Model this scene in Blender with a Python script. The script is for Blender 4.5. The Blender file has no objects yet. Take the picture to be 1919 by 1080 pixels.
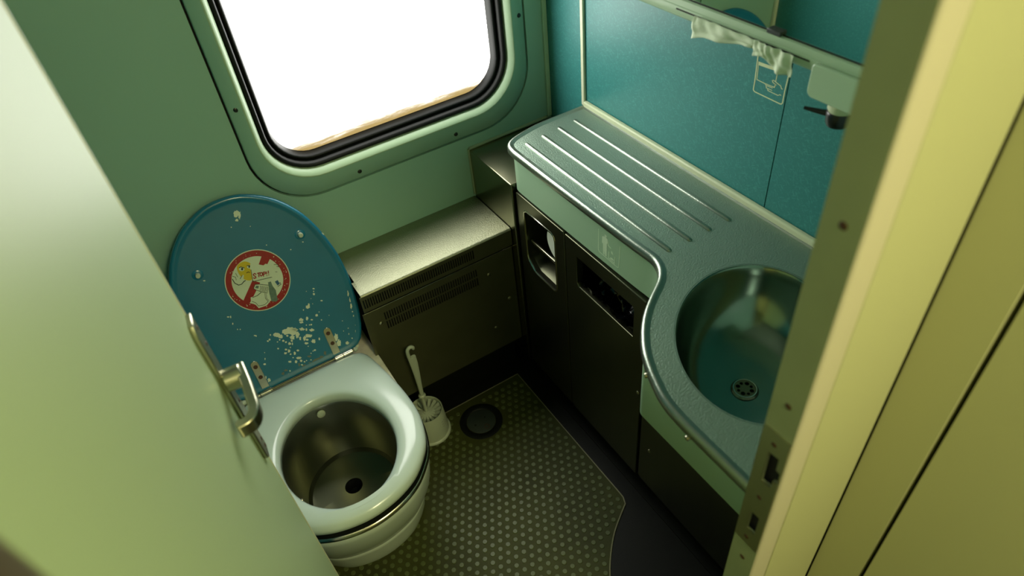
import bpy, bmesh, math, random
from mathutils import Vector, Matrix
random.seed(7)
PI = math.pi
scene = bpy.context.scene
COL = scene.collection

# ------------------------------------------------------------------ camera
cam_data = bpy.data.cameras.new('camera')
cam = bpy.data.objects.new('camera', cam_data)
COL.objects.link(cam)
cam_data.sensor_width = 36.0
cam_data.lens = 1273.98 * 36.0 / 1919.0
cam_data.clip_start = 0.01
right = Vector((0.8452018, -0.5271398, -0.0880769))
up = Vector((0.4141318, 0.5418023, 0.7313995))
back = Vector((-0.3378295, -0.6546556, 0.6762376))
cam.matrix_world = Matrix(((right.x, up.x, back.x, 0.0), (right.y, up.y, back.y, 0.0),
                           (right.z, up.z, back.z, 1.70), (0, 0, 0, 1)))
cam_data.dof.use_dof = True
cam_data.dof.focus_distance = 1.55
cam_data.dof.aperture_fstop = 3.2
scene.camera = cam

# ------------------------------------------------------------------ world, exposure
world = bpy.data.worlds.new('world')
scene.world = world
world.use_nodes = True
world.node_tree.nodes['Background'].inputs[0].default_value = (0.80, 0.95, 0.85, 1)
world.node_tree.nodes['Background'].inputs[1].default_value = 0.25
vs = scene.view_settings
vs.view_transform = 'Standard'
vs.look = 'None'
vs.exposure = -0.05
vs.gamma = 1.0
vs.use_curve_mapping = False
WINDOW_STRENGTH = 8.0

def area_light(name, loc, rot, sx, sy, power, color):
    l = bpy.data.lights.new(name, 'AREA')
    l.shape = 'RECTANGLE'; l.size = sx; l.size_y = sy; l.energy = power; l.color = color
    o = bpy.data.objects.new(name, l); COL.objects.link(o)
    o.location = loc; o.rotation_euler = rot
    return o
# fluorescent tube behind the corridor's ceiling diffuser (the corridor lies behind the camera)
area_light('corridor_lamp_light', (0.38, -0.66, 2.14), (0, 0, 0), 0.30, 0.60, 21, (0.99, 0.91, 0.50))
# ------------------------------------------------------------------ materials
MATS = {}
def new_mat(name):
    m = bpy.data.materials.new(name); m.use_nodes = True
    MATS[name] = m
    return m, m.node_tree, m.node_tree.nodes['Principled BSDF']
def srgb(r, g, b):
    f = lambda c: (c / 255 / 12.92) if c / 255 <= 0.04045 else ((c / 255 + 0.055) / 1.055) ** 2.4
    return (f(r), f(g), f(b), 1)
def simple(name, col, rough=0.5, metal=0.0, bump=0.0, bscale=200.0, var=0.0, vscale=8.0, spec=0.5, coat=0.0, stretch=None):
    """principled material with optional noise colour variation and noise relief"""
    m, nt, p = new_mat(name)
    p.inputs['Base Color'].default_value = col
    p.inputs['Roughness'].default_value = rough
    p.inputs['Metallic'].default_value = metal
    p.inputs['Specular IOR Level'].default_value = spec
    if coat:
        p.inputs['Coat Weight'].default_value = coat
        p.inputs['Coat Roughness'].default_value = 0.1
    tc = nt.nodes.new('ShaderNodeTexCoord')
    vec = tc.outputs['Object']
    if stretch:
        mp = nt.nodes.new('ShaderNodeMapping'); mp.inputs['Scale'].default_value = stretch
        nt.links.new(vec, mp.inputs['Vector']); vec = mp.outputs['Vector']
    if var:
        n = nt.nodes.new('ShaderNodeTexNoise'); n.inputs['Scale'].default_value = vscale
        n.inputs['Detail'].default_value = 6
        nt.links.new(vec, n.inputs['Vector'])
        r = nt.nodes.new('ShaderNodeMapRange')
        r.inputs['From Min'].default_value = 0.3; r.inputs['From Max'].default_value = 0.7
        r.inputs['To Min'].default_value = 1 - var; r.inputs['To Max'].default_value = 1 + var
        nt.links.new(n.outputs['Fac'], r.inputs['Value'])
        mx = nt.nodes.new('ShaderNodeVectorMath'); mx.operation = 'SCALE'
        mx.inputs[0].default_value = col[:3]
        nt.links.new(r.outputs['Result'], mx.inputs['Scale'])
        nt.links.new(mx.outputs['Vector'], p.inputs['Base Color'])
    if bump:
        n = nt.nodes.new('ShaderNodeTexNoise'); n.inputs['Scale'].default_value = bscale
        n.inputs['Detail'].default_value = 3
        nt.links.new(vec, n.inputs['Vector'])
        b = nt.nodes.new('ShaderNodeBump'); b.inputs['Strength'].default_value = bump
        b.inputs['Distance'].default_value = 0.002
        nt.links.new(n.outputs['Fac'], b.inputs['Height'])
        nt.links.new(b.outputs['Normal'], p.inputs['Normal'])
    return m

MINT = srgb(146, 184, 164)
simple('mint_paint', MINT, 0.42, var=0.03, vscale=3)
simple('mint_laminate', srgb(158, 190, 158), 0.45)
simple('mint_moulding', srgb(170, 196, 162), 0.38)
simple('cream_paint', srgb(196, 204, 168), 0.4, var=0.04, vscale=20)
simple('pale_trim', srgb(206, 210, 180), 0.4)
simple('door_paint', srgb(166, 186, 140), 0.5)
simple('post_metal', srgb(118, 104, 82), 0.35, metal=0.6)
simple('frame_paint', srgb(150, 160, 128), 0.45, var=0.05, vscale=15)
simple('frame_metal', srgb(214, 208, 186), 0.38, metal=0.15)
simple('corridor_paint', srgb(190, 192, 150), 0.5)
simple('ceiling_paint', srgb(150, 160, 140), 0.6)
simple('black_rubber', srgb(12, 15, 13), 0.5, spec=0.22)
simple('black_gap', srgb(6, 7, 6), 0.8)
simple('black_plastic', srgb(16, 18, 18), 0.3)
simple('black_floor', srgb(12, 15, 8), 0.5, spec=0.25, bump=0.15, bscale=300, var=0.15, vscale=30)
simple('mat_rubber', srgb(56, 60, 20), 0.62, spec=0.3, bump=0.2, bscale=250, var=0.18, vscale=9)
simple('stud_rubber', srgb(80, 90, 48), 0.42, spec=0.4, var=0.15, vscale=14)
simple('mat_edge', srgb(140, 138, 110), 0.5)
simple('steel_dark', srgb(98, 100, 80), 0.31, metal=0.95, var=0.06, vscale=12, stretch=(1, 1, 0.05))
simple('steel_smooth', srgb(132, 132, 108), 0.24, metal=1.0)
simple('steel_panel', srgb(112, 112, 84), 0.36, metal=0.78, var=0.06, vscale=12)
simple('steel_shelf', srgb(150, 152, 126), 0.46, metal=1.0, bump=0.5, bscale=260, var=0.04)
simple('steel_bright', srgb(200, 198, 184), 0.22, metal=1.0)
simple('steel_satin', srgb(186, 184, 160), 0.30, metal=1.0)
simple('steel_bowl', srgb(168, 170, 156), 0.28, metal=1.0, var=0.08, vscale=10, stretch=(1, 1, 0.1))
simple('steel_basin', srgb(128, 142, 128), 0.20, metal=1.0, var=0.06, vscale=8)
simple('worktop_steel', srgb(140, 160, 144), 0.40, metal=0.65, bump=0.5, bscale=330, var=0.03)
simple('rib_steel', srgb(150, 160, 148), 0.30, metal=0.9, bump=0.2, bscale=400)
simple('seat_plastic', srgb(198, 214, 204), 0.22, coat=0.3)
simple('ceramic_white', srgb(222, 236, 226), 0.2, coat=0.4)
simple('lid_enamel', srgb(28, 110, 140), 0.25, coat=0.4, var=0.05, vscale=10)
simple('chip_cream', srgb(212, 220, 196), 0.6)
simple('primer_grey', srgb(104, 112, 98), 0.6)
simple('rust_brown', srgb(70, 42, 26), 0.6)
simple('white_plastic', srgb(180, 190, 168), 0.35)
simple('paper_white', srgb(232, 236, 222), 0.8, bump=0.1, bscale=300)
simple('towel_paper', srgb(206, 220, 190), 0.85, bump=0.15, bscale=200)
simple('plinth_stone', srgb(236, 232, 212), 0.5, var=0.16, vscale=26)
simple('bag_black', srgb(8, 9, 10), 0.18)
simple('drain_grey', srgb(44, 52, 48), 0.45)
simple('sticker_white', srgb(206, 216, 190), 0.4)
simple('sticker_red', srgb(150, 26, 30), 0.4, var=0.1, vscale=120)
simple('sticker_yellow', srgb(204, 178, 30), 0.4)
simple('sticker_green', srgb(96, 120, 104), 0.5, var=0.2, vscale=150)
simple('sticker_blue', srgb(48, 92, 124), 0.5)
simple('sticker_ink', srgb(30, 40, 34), 0.5)
simple('pictogram_cream', srgb(206, 214, 168), 0.5)
simple('pictogram_green', srgb(206, 228, 196), 0.5)
# mirror
m, nt, p = new_mat('mirror_glass')
p.inputs['Base Color'].default_value = (0.86, 0.93, 0.88, 1); p.inputs['Metallic'].default_value = 1
p.inputs['Roughness'].default_value = 0.02

# teal laminate with a short-fibre print
def teal():
    m, nt, p = new_mat('teal_laminate')
    L = nt.links.new
    tc = nt.nodes.new('ShaderNodeTexCoord')
    cols = []
    base = srgb(50, 122, 120)
    fac = None
    for k, rot in enumerate((0.5, -0.7, 1.9)):
        mr = nt.nodes.new('ShaderNodeMapping'); mr.inputs['Rotation'].default_value = (rot, 0, 0)
        L(tc.outputs['Object'], mr.inputs['Vector'])
        mp = nt.nodes.new('ShaderNodeMapping')
        mp.inputs['Scale'].default_value = (40, 60, 300)
        mp.inputs['Location'].default_value = (k * 3.1, k * 1.7, k * 2.3)
        L(mr.outputs['Vector'], mp.inputs['Vector'])
        n = nt.nodes.new('ShaderNodeTexNoise'); n.inputs['Scale'].default_value = 1.6
        n.inputs['Detail'].default_value = 2
        L(mp.outputs['Vector'], n.inputs['Vector'])
        r = nt.nodes.new('ShaderNodeMapRange')
        r.inputs['From Min'].default_value = 0.60; r.inputs['From Max'].default_value = 0.70
        L(n.outputs['Fac'], r.inputs['Value'])
        if fac is None: fac = r.outputs['Result']
        else:
            mx = nt.nodes.new('ShaderNodeMath'); mx.operation = 'MAXIMUM'
            L(fac, mx.inputs[0]); L(r.outputs['Result'], mx.inputs[1]); fac = mx.outputs[0]
    mix = nt.nodes.new('ShaderNodeMix'); mix.data_type = 'RGBA'
    mix.inputs[6].default_value = base; mix.inputs[7].default_value = srgb(66, 142, 137)
    L(fac, mix.inputs[0]); L(mix.outputs[2], p.inputs['Base Color'])
    p.inputs['Roughness'].default_value = 0.42
teal()

# milky window pane glowing with the daylight behind it, dirt along its bottom edge
def pane_mat():
    m = bpy.data.materials.new('milky_pane'); m.use_nodes = True; MATS['milky_pane'] = m
    nt = m.node_tree; nt.nodes.clear(); L = nt.links.new
    out = nt.nodes.new('ShaderNodeOutputMaterial')
    em = nt.nodes.new('ShaderNodeEmission')
    tc = nt.nodes.new('ShaderNodeTexCoord')
    sep = nt.nodes.new('ShaderNodeSeparateXYZ'); L(tc.outputs['Object'], sep.inputs[0])
    n = nt.nodes.new('ShaderNodeTexNoise'); n.inputs['Scale'].default_value = 34; n.inputs['Detail'].default_value = 12; n.inputs['Roughness'].default_value = 0.68
    mp = nt.nodes.new('ShaderNodeMapping'); mp.inputs['Scale'].default_value = (0.35, 1, 2.6)
    L(tc.outputs['Object'], mp.inputs[0]); L(mp.outputs[0], n.inputs['Vector'])
    # height above pane bottom, roughened with noise
    a = nt.nodes.new('ShaderNodeMath'); a.operation = 'MULTIPLY_ADD'
    L(n.outputs['Fac'], a.inputs[0]); a.inputs[1].default_value = -0.050; L(sep.outputs['Z'], a.inputs[2])
    r = nt.nodes.new('ShaderNodeMapRange'); r.interpolation_type = 'SMOOTHSTEP'
    r.inputs['From Min'].default_value = PANE_Z0 - 0.030; r.inputs['From Max'].default_value = PANE_Z0 + 0.020
    r.inputs['To Min'].default_value = 0.0; r.inputs['To Max'].default_value = 1.0
    L(a.outputs[0], r.inputs['Value'])
    cr = nt.nodes.new('ShaderNodeMix'); cr.data_type = 'RGBA'
    cr.inputs[6].default_value = (0.070, 0.050, 0.018, 1); cr.inputs[7].default_value = (1.0, 1.0, 0.93, 1)
    pw = nt.nodes.new('ShaderNodeMath'); pw.operation = 'POWER'; pw.inputs[1].default_value = 3.4
    L(r.outputs['Result'], pw.inputs[0]); L(pw.outputs[0], cr.inputs[0])
    L(cr.outputs[2], em.inputs['Color']); em.inputs['Strength'].default_value = WINDOW_STRENGTH
    L(em.outputs[0], out.inputs[0])
PANE_Z0 = 0.873
pane_mat()
def lamp_mat():
    m = bpy.data.materials.new('lamp_diffuser'); m.use_nodes = True; MATS['lamp_diffuser'] = m
    p = m.node_tree.nodes['Principled BSDF']
    p.inputs['Base Color'].default_value = (0.9, 0.9, 0.8, 1)
    p.inputs['Emission Color'].default_value = (1.0, 0.9, 0.6, 1); p.inputs['Emission Strength'].default_value = 1.0
lamp_mat()

# ------------------------------------------------------------------ mesh helpers
def finish(name, verts, faces, mat, parent=None, smooth=False, bevel=0.0, seg=2, midx=None, sharp=40):
    me = bpy.data.meshes.new(name)
    me.from_pydata([tuple(v) for v in verts], [], faces)
    mats = mat if isinstance(mat, (list, tuple)) else [mat]
    for k in mats: me.materials.append(MATS[k])
    if midx:
        for p, i in zip(me.polygons, midx): p.material_index = i
    bm = bmesh.new(); bm.from_mesh(me)
    bmesh.ops.remove_doubles(bm, verts=bm.verts, dist=1e-6)
    bmesh.ops.recalc_face_normals(bm, faces=bm.faces)
    bm.to_mesh(me); bm.free()
    if smooth:
        me.polygons.foreach_set('use_smooth', [True] * len(me.polygons))
        me.set_sharp_from_angle(angle=math.radians(sharp))
    o = bpy.data.objects.new(name, me)
    COL.objects.link(o)
    if parent is not None: o.parent = parent
    if bevel:
        b = o.modifiers.new('bevel', 'BEVEL'); b.width = bevel; b.segments = seg
        b.limit_method = 'ANGLE'; b.angle_limit = math.radians(35)
        b.harden_normals = False
        me.polygons.foreach_set('use_smooth', [True] * len(me.polygons))
        me.set_sharp_from_angle(angle=math.radians(50))
    return o

class MB:
    """collects shapes into one mesh"""
    def __init__(s): s.v = []; s.f = []; s.m = []
    def add(s, v, f, m=0):
        b = len(s.v); s.v += [tuple(x) for x in v]
        s.f += [tuple(i + b for i in q) for q in f]; s.m += [m] * len(f)
        return s
    def box(s, x0, x1, y0, y1, z0, z1, m=0):
        v = [(x, y, z) for z in (z0, z1) for y in (y0, y1) for x in (x0, x1)]
        return s.add(v, [(0, 2, 3, 1), (4, 5, 7, 6), (0, 1, 5, 4), (2, 6, 7, 3), (0, 4, 6, 2), (1, 3, 7, 5)], m)
    def loft(s, loops, closed=True, cap0=False, cap1=False, m=0):
        n = len(loops[0]); v = [p for l in loops for p in l]; f = []
        for i in range(len(loops) - 1):
            for j in range(n if closed else n - 1):
                k = (j + 1) % n
                f.append((i * n + j, i * n + k, (i + 1) * n + k, (i + 1) * n + j))
        if cap0: f.append(tuple(range(n)))
        if cap1: f.append(tuple((len(loops) - 1) * n + j for j in range(n)))
        return s.add(v, f, m)
    def tube(s, path, r, n=10, closed=False, caps=True, m=0):
        P = [Vector(p) for p in path]; R = r if isinstance(r, (list, tuple)) else [r] * len(P)
        loops = []; prev = None
        for i, p in enumerate(P):
            a = P[i - 1] if (i > 0 or closed) else p
            b = P[(i + 1) % len(P)] if (i < len(P) - 1 or closed) else p
            t = (b - a).normalized()
            if prev is None:
                u = t.orthogonal().normalized()
            else:
                u = prev - t * prev.dot(t)
                u = u.normalized() if u.length > 1e-8 else t.orthogonal().normalized()
            prev = u; w = t.cross(u)
            loops.append([p + (u * math.cos(2 * PI * k / n) + w * math.sin(2 * PI * k / n)) * R[i] for k in range(n)])
        if closed: loops.append(loops[0])
        return s.loft(loops, True, caps and not closed, caps and not closed, m)
    def lathe(s, prof, c, axis=(0, 0, 1), n=32, m=0, cap0=False, cap1=False, sx=1.0, sy=1.0):
        """prof = [(radius, height)] about axis through c"""
        a = Vector(axis).normalized()
        u = Vector((1, 0, 0)) if abs(a.z) > 0.9 else Vector((0, 0, 1)).cross(a).normalized()
        w = a.cross(u); c = Vector(c)
        loops = [[c + a * h + u * (r * sx * math.cos(2 * PI * k / n)) + w * (r * sy * math.sin(2 * PI * k / n)) for k in range(n)] for r, h in prof]
        return s.loft(loops, True, cap0, cap1, m)
    def build(s, name, mat, parent=None, **kw):
        return finish(name, s.v, s.f, mat, parent, midx=s.m if isinstance(mat, (list, tuple)) else None, **kw)

def plate(name, loops, to3, thick, mat, parent=None, bevel=0.0, seg=2, smooth=False):
    """flat plate with holes: loops[0] outline, the others holes, in 2D; to3(a, b, d) maps to 3D, d = depth 0..thick"""
    bm = bmesh.new(); edges = []
    for lp in loops:
        vs_ = [bm.verts.new(to3(a, b, 0)) for a, b in lp]
        for i in range(len(vs_)): edges.append(bm.edges.new((vs_[i], vs_[(i + 1) % len(vs_)])))
    bmesh.ops.triangle_fill(bm, use_beauty=True, use_dissolve=False, edges=edges)
    if thick:
        off = Vector(to3(0, 0, thick)) - Vector(to3(0, 0, 0))
        g = bmesh.ops.extrude_face_region(bm, geom=bm.faces[:])
        bmesh.ops.translate(bm, vec=off, verts=[e for e in g['geom'] if isinstance(e, bmesh.types.BMVert)])
    bmesh.ops.recalc_face_normals(bm, faces=bm.faces)
    bmesh.ops.dissolve_limit(bm, angle_limit=0.002, verts=bm.verts, edges=bm.edges)
    me = bpy.data.meshes.new(name); bm.to_mesh(me); bm.free()
    me.materials.append(MATS[mat])
    o = bpy.data.objects.new(name, me); COL.objects.link(o)
    if parent is not None: o.parent = parent
    if bevel:
        b = o.modifiers.new('bevel', 'BEVEL'); b.width = bevel; b.segments = seg
        b.limit_method = 'ANGLE'; b.angle_limit = math.radians(40)
        me.polygons.foreach_set('use_smooth', [True] * len(me.polygons))
        me.set_sharp_from_angle(angle=math.radians(50))
    elif smooth:
        me.polygons.foreach_set('use_smooth', [True] * len(me.polygons))
        me.set_sharp_from_angle(angle=math.radians(40))
    return o
def X3(x): return lambda a, b, d: (x + d, a, b)      # plate in a plane x = const, (y, z)
def Y3(y): return lambda a, b, d: (a, y + d, b)      # plate in a plane y = const, (x, z)
def Z3(z): return lambda a, b, d: (a, b, z - d)      # plate in a plane z = const, (x, y)

def rrect(a0, a1, b0, b1, r, n=8):
    rs = r if isinstance(r, (list, tuple)) else [r] * 4     # corners: (a1,b1),(a0,b1),(a0,b0),(a1,b0)
    pts = []
    for k, (ca, cb) in enumerate(((a1, b1), (a0, b1), (a0, b0), (a1, b0))):
        q = rs[k]; cx = ca - q if ca == a1 else ca + q; cy = cb - q if cb == b1 else cb + q
        for i in range(n + 1):
            t = PI / 2 * k + PI / 2 * i / n
            pts.append((cx + q * math.cos(t), cy + q * math.sin(t)))
    return pts
def rect(a0, a1, b0, b1): return [(a0, b0), (a1, b0), (a1, b1), (a0, b1)]
def circle(a, b, r, n=16): return [(a + r * math.cos(2 * PI * k / n), b + r * math.sin(2 * PI * k / n)) for k in range(n)]
def catmull(P, n=6, closed=False):
    out = []; N = len(P)
    for i in range(N if closed else N - 1):
        g = lambda k: Vector(P[k % N]) if closed else Vector(P[min(max(k, 0), N - 1)])
        p0, p1, p2, p3 = g(i - 1), g(i), g(i + 1), g(i + 2)
        for k in range(n):
            t = k / n
            out.append(tuple(0.5 * ((2 * p1) + (p2 - p0) * t + (2 * p0 - 5 * p1 + 4 * p2 - p3) * t * t + (3 * p1 - p0 - 3 * p2 + p3) * t ** 3)))
    if not closed: out.append(tuple(P[-1]))
    return out
def offset(poly, d, closed=True):
    """offset a 2D polyline to its left by d"""
    out = []; N = len(poly)
    for i in range(N):
        a = Vector(poly[i - 1]) if (i > 0 or closed) else Vector(poly[0])
        b = Vector(poly[(i + 1) % N]) if (i < N - 1 or closed) else Vector(poly[-1])
        c = Vector(poly[i])
        t1 = (c - a); t2 = (b - c)
        t1 = t1.normalized() if t1.length > 1e-9 else t2.normalized()
        t2 = t2.normalized() if t2.length > 1e-9 else t1
        n1 = Vector((-t1.y, t1.x)); n2 = Vector((-t2.y, t2.x)); m = n1 + n2
        m = m.normalized() if m.length > 1e-6 else n1
        k = d / max(0.5, m.dot(n1))
        out.append((c.x + m.x * k, c.y + m.y * k))
    return out
def stroke(mb, pts, w, to3, h, m=0, closed=False):
    """flat line drawing: a ribbon of width w along pts (2D), thickness h"""
    P = list(pts)
    l = offset(P, w / 2, closed); r = offset(P, -w / 2, closed)
    n = len(P)
    v = [to3(a, b, h) for a, b in l] + [to3(a, b, h) for a, b in r] + [to3(a, b, 0) for a, b in l] + [to3(a, b, 0) for a, b in r]
    f = []
    for i in range(n if closed else n - 1):
        j = (i + 1) % n
        f += [(i, j, n + j, n + i), (2 * n + i, i, n + i, 3 * n + i) if (not closed and i == 0) else (i, j, 2 * n + j, 2 * n + i), (n + i, n + j, 3 * n + j, 3 * n + i)]
    mb.add(v, f, m)
def patch(mb, pts, to3, h, m=0):
    """flat filled polygon with thickness h"""
    n = len(pts)
    v = [to3(a, b, h) for a, b in pts] + [to3(a, b, 0) for a, b in pts]
    mb.add(v, [tuple(range(n))] + [(i, (i + 1) % n, n + (i + 1) % n, n + i) for i in range(n)], m)

# ------------------------------------------------------------------ object bookkeeping
def thing(name, label, cat, loc=(0, 0, 0), group=None):
    o = bpy.data.objects.new(name, None); COL.objects.link(o)
    o.empty_display_size = 0.05
    o.location = loc
    o['label'] = label; o['category'] = cat
    if group: o['group'] = group
    return o
def tag(o, label, cat, group=None):
    o['label'] = label; o['category'] = cat
    if group: o['group'] = group
    return o
def struct(o, label, cat):
    o['kind'] = 'structure'; o['label'] = label; o['category'] = cat
    return o
def sthing(name, label, cat):
    return struct(thing(name, label, cat), label, cat)
def shared(name, src, loc, parent, rot=None):
    """another piece that shares the mesh of src"""
    o = src.copy(); o.name = name; COL.objects.link(o); o.parent = parent
    o.location = loc
    if rot is not None: o.rotation_euler = rot
    return o

XR, YB, ZC = 0.950, 1.468, 0.850      # right wall, window wall, worktop height
XL = -0.200                           # left wall
CEIL = 2.20
# ================================================================== THE SETTING
fl = MB().box(-0.9, 1.6, -1.2, YB + 0.05, -0.05, 0.0).build('floor', 'black_floor')
struct(fl, 'black smooth floor covering around the studded mat', 'floor')

# --- window wall with a rounded opening
WIN = dict(x0=0.128, x1=0.885, z0=0.778, z1=1.715, r=0.150)
wb = plate('wall_back', [rect(XL - 0.1, XR + 0.15, 0.0, CEIL), rrect(WIN['x0'], WIN['x1'], WIN['z0'], WIN['z1'], WIN['r'], 10)],
           Y3(YB), 0.02, 'mint_paint')
struct(wb, 'mint green wall panel around the window', 'wall')
# dark backing seen in the joint around the window surround
win = sthing('window_1', 'rounded milky train window in a black rubber gasket', 'window')
def ring_loops(spec, n=10):
    """spec: list of (x0, x1, z0, z1, r, y)"""
    return [[(a, y, b) for a, b in rrect(x0, x1, z0, z1, r, n)] for x0, x1, z0, z1, r, y in spec]
def grow(base, d, y):
    x0, x1, z0, z1, r = base
    return (x0 - d, x1 + d, z0 - d, z1 + d, max(r + d, 0.01), y)
G = (0.177, 0.826, 0.849, 1.645, 0.115)        # outer edge of the gasket
S = (WIN['x0'], WIN['x1'], WIN['z0'], WIN['z1'], WIN['r'])
MB().loft(ring_loops([grow(S, 0.004, YB + 0.012), grow(S, -0.009, YB + 0.012)])).build('joint', 'black_gap', win)
# surround: outer edge, raised face, then a bright lip that turns in to the gasket
MB().loft(ring_loops([grow(S, -0.005, YB + 0.014), grow(S, -0.005, YB + 0.001), grow(S, -0.008, YB - 0.003),
                      (0.161, 0.842, 0.833, 1.661, 0.131, YB - 0.011)])).build('surround', 'mint_paint', win, smooth=True, sharp=50)
MB().loft(ring_loops([(0.161, 0.842, 0.833, 1.661, 0.131, YB - 0.011), (0.1625, 0.8405, 0.8345, 1.6595, 0.1295, YB - 0.0125),
                      (0.165, 0.838, 0.837, 1.657, 0.127, YB - 0.0120), (0.1755, 0.8275, 0.8475, 1.6465, 0.1165, YB + 0.002),
                      grow(G, 0.000, YB + 0.014)])).build('lip', 'mint_moulding', win, smooth=True, sharp=60)
# gasket: outer roll, valley, inner roll
prof = [(0.001, 0.016), (-0.0003, 0.009), (-0.003, 0.005), (-0.008, 0.005), (-0.0115, 0.011), (-0.013, 0.020), (-0.0155, 0.023),
        (-0.017, 0.020), (-0.020, 0.019), (-0.0235, 0.022), (-0.0255, 0.031), (-0.0275, 0.038), (-0.0285, 0.043)]
MB().loft(ring_loops([grow(G, d, YB + y) for d, y in prof])).build('gasket', 'black_rubber', win, smooth=True, sharp=70)
px = rrect(0.203, 0.800, 0.871, 1.623, 0.089, 10)
plate('pane', [px], Y3(YB + 0.043), 0.008, 'milky_pane', win)
scr = MB().lathe([(0.0, -0.0022), (0.003, -0.002), (0.0052, -0.0008), (0.0058, 0.001)], (0, 0, 0), (0, 1, 0), 14).build('screw', 'black_plastic', win, smooth=True)
scr.location = (0.1490, YB - 0.0068, 1.0508)
for x, z in ((0.3708, 0.8035), (0.6444, 0.8035), (0.8640, 1.0529), (0.1517, 1.42), (0.8640, 1.42)):
    shared('screw', scr, (x, YB - 0.0068, z), win)

# --- right wall: teal panels over a dark backing, pale joint strips
wr = sthing('wall_right', 'teal fibre-patterned laminate wall above the washbasin', 'wall')
MB().box(XR, XR + 0.02, 0.27, YB + 0.02, 0.0, CEIL).build('backing', 'black_gap', wr)
def tpanel(y0, y1, z0=0.60, z1=CEIL):
    return MB().box(XR - 0.003, XR - 0.0002, y0, y1, z0, z1).build('panel', 'teal_laminate', wr, bevel=0.0006, seg=1)
tpanel(1.309, YB - 0.001); tpanel(0.7088, 1.3075); tpanel(0.271, 0.7072)
t = MB().box(XR - 0.010, XR - 0.003, 1.2985, 1.3105, 0.845, CEIL).build('trim_1', 'pale_trim', bevel=0.002)
struct(t, 'pale vertical strip dividing the teal wall panels', 'trim')
t = MB().box(XR - 0.016, XR - 0.0035, YB - 0.007, YB - 0.0005, 0.75, CEIL).build('trim_2', 'mint_moulding', bevel=0.0015)
struct(t, 'thin green corner strip between window wall and teal wall', 'trim')

# --- left wall (seen in the mirror), ceiling
wl = MB().box(XL - 0.02, XL, 0.19, YB, 0.0, CEIL).build('wall_left', 'teal_laminate')
struct(wl, 'teal laminate wall on the toilet side', 'wall')
t = MB().box(XL + 0.0005, XL + 0.012, YB - 0.012, YB - 0.0005, 0.0, CEIL).build('trim_3', 'pale_trim', bevel=0.002)
struct(t, 'pale corner strip between window wall and left wall', 'trim')
c = MB().box(-0.9, 1.6, -1.2, YB + 0.02, CEIL, CEIL + 0.03).build('ceiling', 'ceiling_paint')
struct(c, 'plain pale ceiling above the frame', 'ceiling')

# --- corridor shell behind and beside the camera
w = MB().box(-0.9, 1.6, -1.22, -1.2, 0, CEIL).build('wall_corridor', 'corridor_paint')
struct(w, 'corridor wall behind the viewer', 'wall')
w = MB().box(-0.92, -0.9, -1.2, 0.2, 0, CEIL).build('wall_corridor_end', 'corridor_paint')
struct(w, 'corridor end wall on the left of the viewer', 'wall')
w = sthing('wall_corridor_side', 'corridor side wall of upright panels right of the door opening', 'wall')
MB().box(0.618, 0.640, -1.2, 0.2380, 0, CEIL).build('core', 'black_gap', w)
MB().box(0.6055, 0.617, 0.1600, 0.2255, 0, CEIL).build('panel', 'corridor_paint', w, bevel=0.001, seg=1)
MB().box(0.6055, 0.617, -0.560, 0.1545, 0, CEIL).build('panel', 'corridor_paint', w, bevel=0.001, seg=1)
MB().box(0.6055, 0.617, -1.195, -0.566, 0, CEIL).build('panel', 'corridor_paint', w, bevel=0.001, seg=1)
w = MB().box(-0.9, -0.150, 0.19, 0.27, 0, CEIL).box(-0.150, 0.435, 0.19, 0.27, 2.02, CEIL).build('wall_front_left', 'corridor_paint')
struct(w, 'partition wall beside the hinges of the door', 'wall')
cl = thing('corridor_lamp', 'slim ceiling lamp over the corridor', 'lamp')
MB().box(0.21, 0.55, -0.98, -0.34, 2.145, CEIL).build('housing', 'ceiling_paint', cl, bevel=0.006)

# --- partition with the strike jamb, right of the doorway
JX, JY0, JY1 = 0.435, 0.2274, 0.2690
wf = sthing('wall_front_right', 'partition wall of upright painted panels beside the door opening', 'wall')
MB().box(JX + 0.036, XR, JY0 + 0.012, JY1, 0, CEIL).build('core', 'black_gap', wf)
MB().box(JX + 0.0355, 0.6030, JY0 - 0.001, JY0 + 0.011, 0, CEIL).build('panel', 'corridor_paint', wf, bevel=0.001, seg=1)
MB().box(JX + 0.036, XR, JY1, JY1 + 0.0015, 0, CEIL).build('lining', 'mint_paint', wf)
jb = sthing('trim_4', 'painted metal door jamb with a strike plate', 'door frame')
# jamb post with the two latch pockets cut through its reveal face
H1 = [(0.2540, 1.0085), (0.2392, 1.0105), (0.2388, 0.9890), (0.2328, 0.9880), (0.2330, 0.9660), (0.2388, 0.9660), (0.2388, 0.9500), (0.2532, 0.9485)]
H2 = rect(0.2406, 0.2540, 0.8318, 0.8750)
plate('reveal', [rect(JY0 + 0.003, JY1, 0.0, CEIL), H1[::-1], H2], X3(JX + 0.0015), 0.003, 'frame_paint', jb)
MB().loft([[(x, y, z) for x, y in ((JX + 0.0015, JY0 + 0.0035), (JX + 0.0022, JY0 + 0.0012), (JX + 0.0045, JY0), (JX + 0.0350, JY0), (JX + 0.0350, JY0 + 0.012))] for z in (0.0, CEIL)], closed=False).build('face_strip', 'frame_metal', jb, smooth=True, sharp=60)
MB().box(JX + 0.010, JX + 0.035, JY0 + 0.004, JY1 - 0.001, 0.0, CEIL).build('core', 'black_gap', jb)
sp = plate('strike_plate', [rect(JY0 + 0.0035, JY1 - 0.0005, 0.798, 1.0470), H1[::-1], H2], X3(JX), 0.0014, 'steel_satin', jb)
sj = MB().lathe([(0.0, -0.0006), (0.0028, -0.0006), (0.0045, 0.0004)], (0, 0, 0), (1, 0, 0), 12).build('screw', 'rust_brown', jb, smooth=True)
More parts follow.
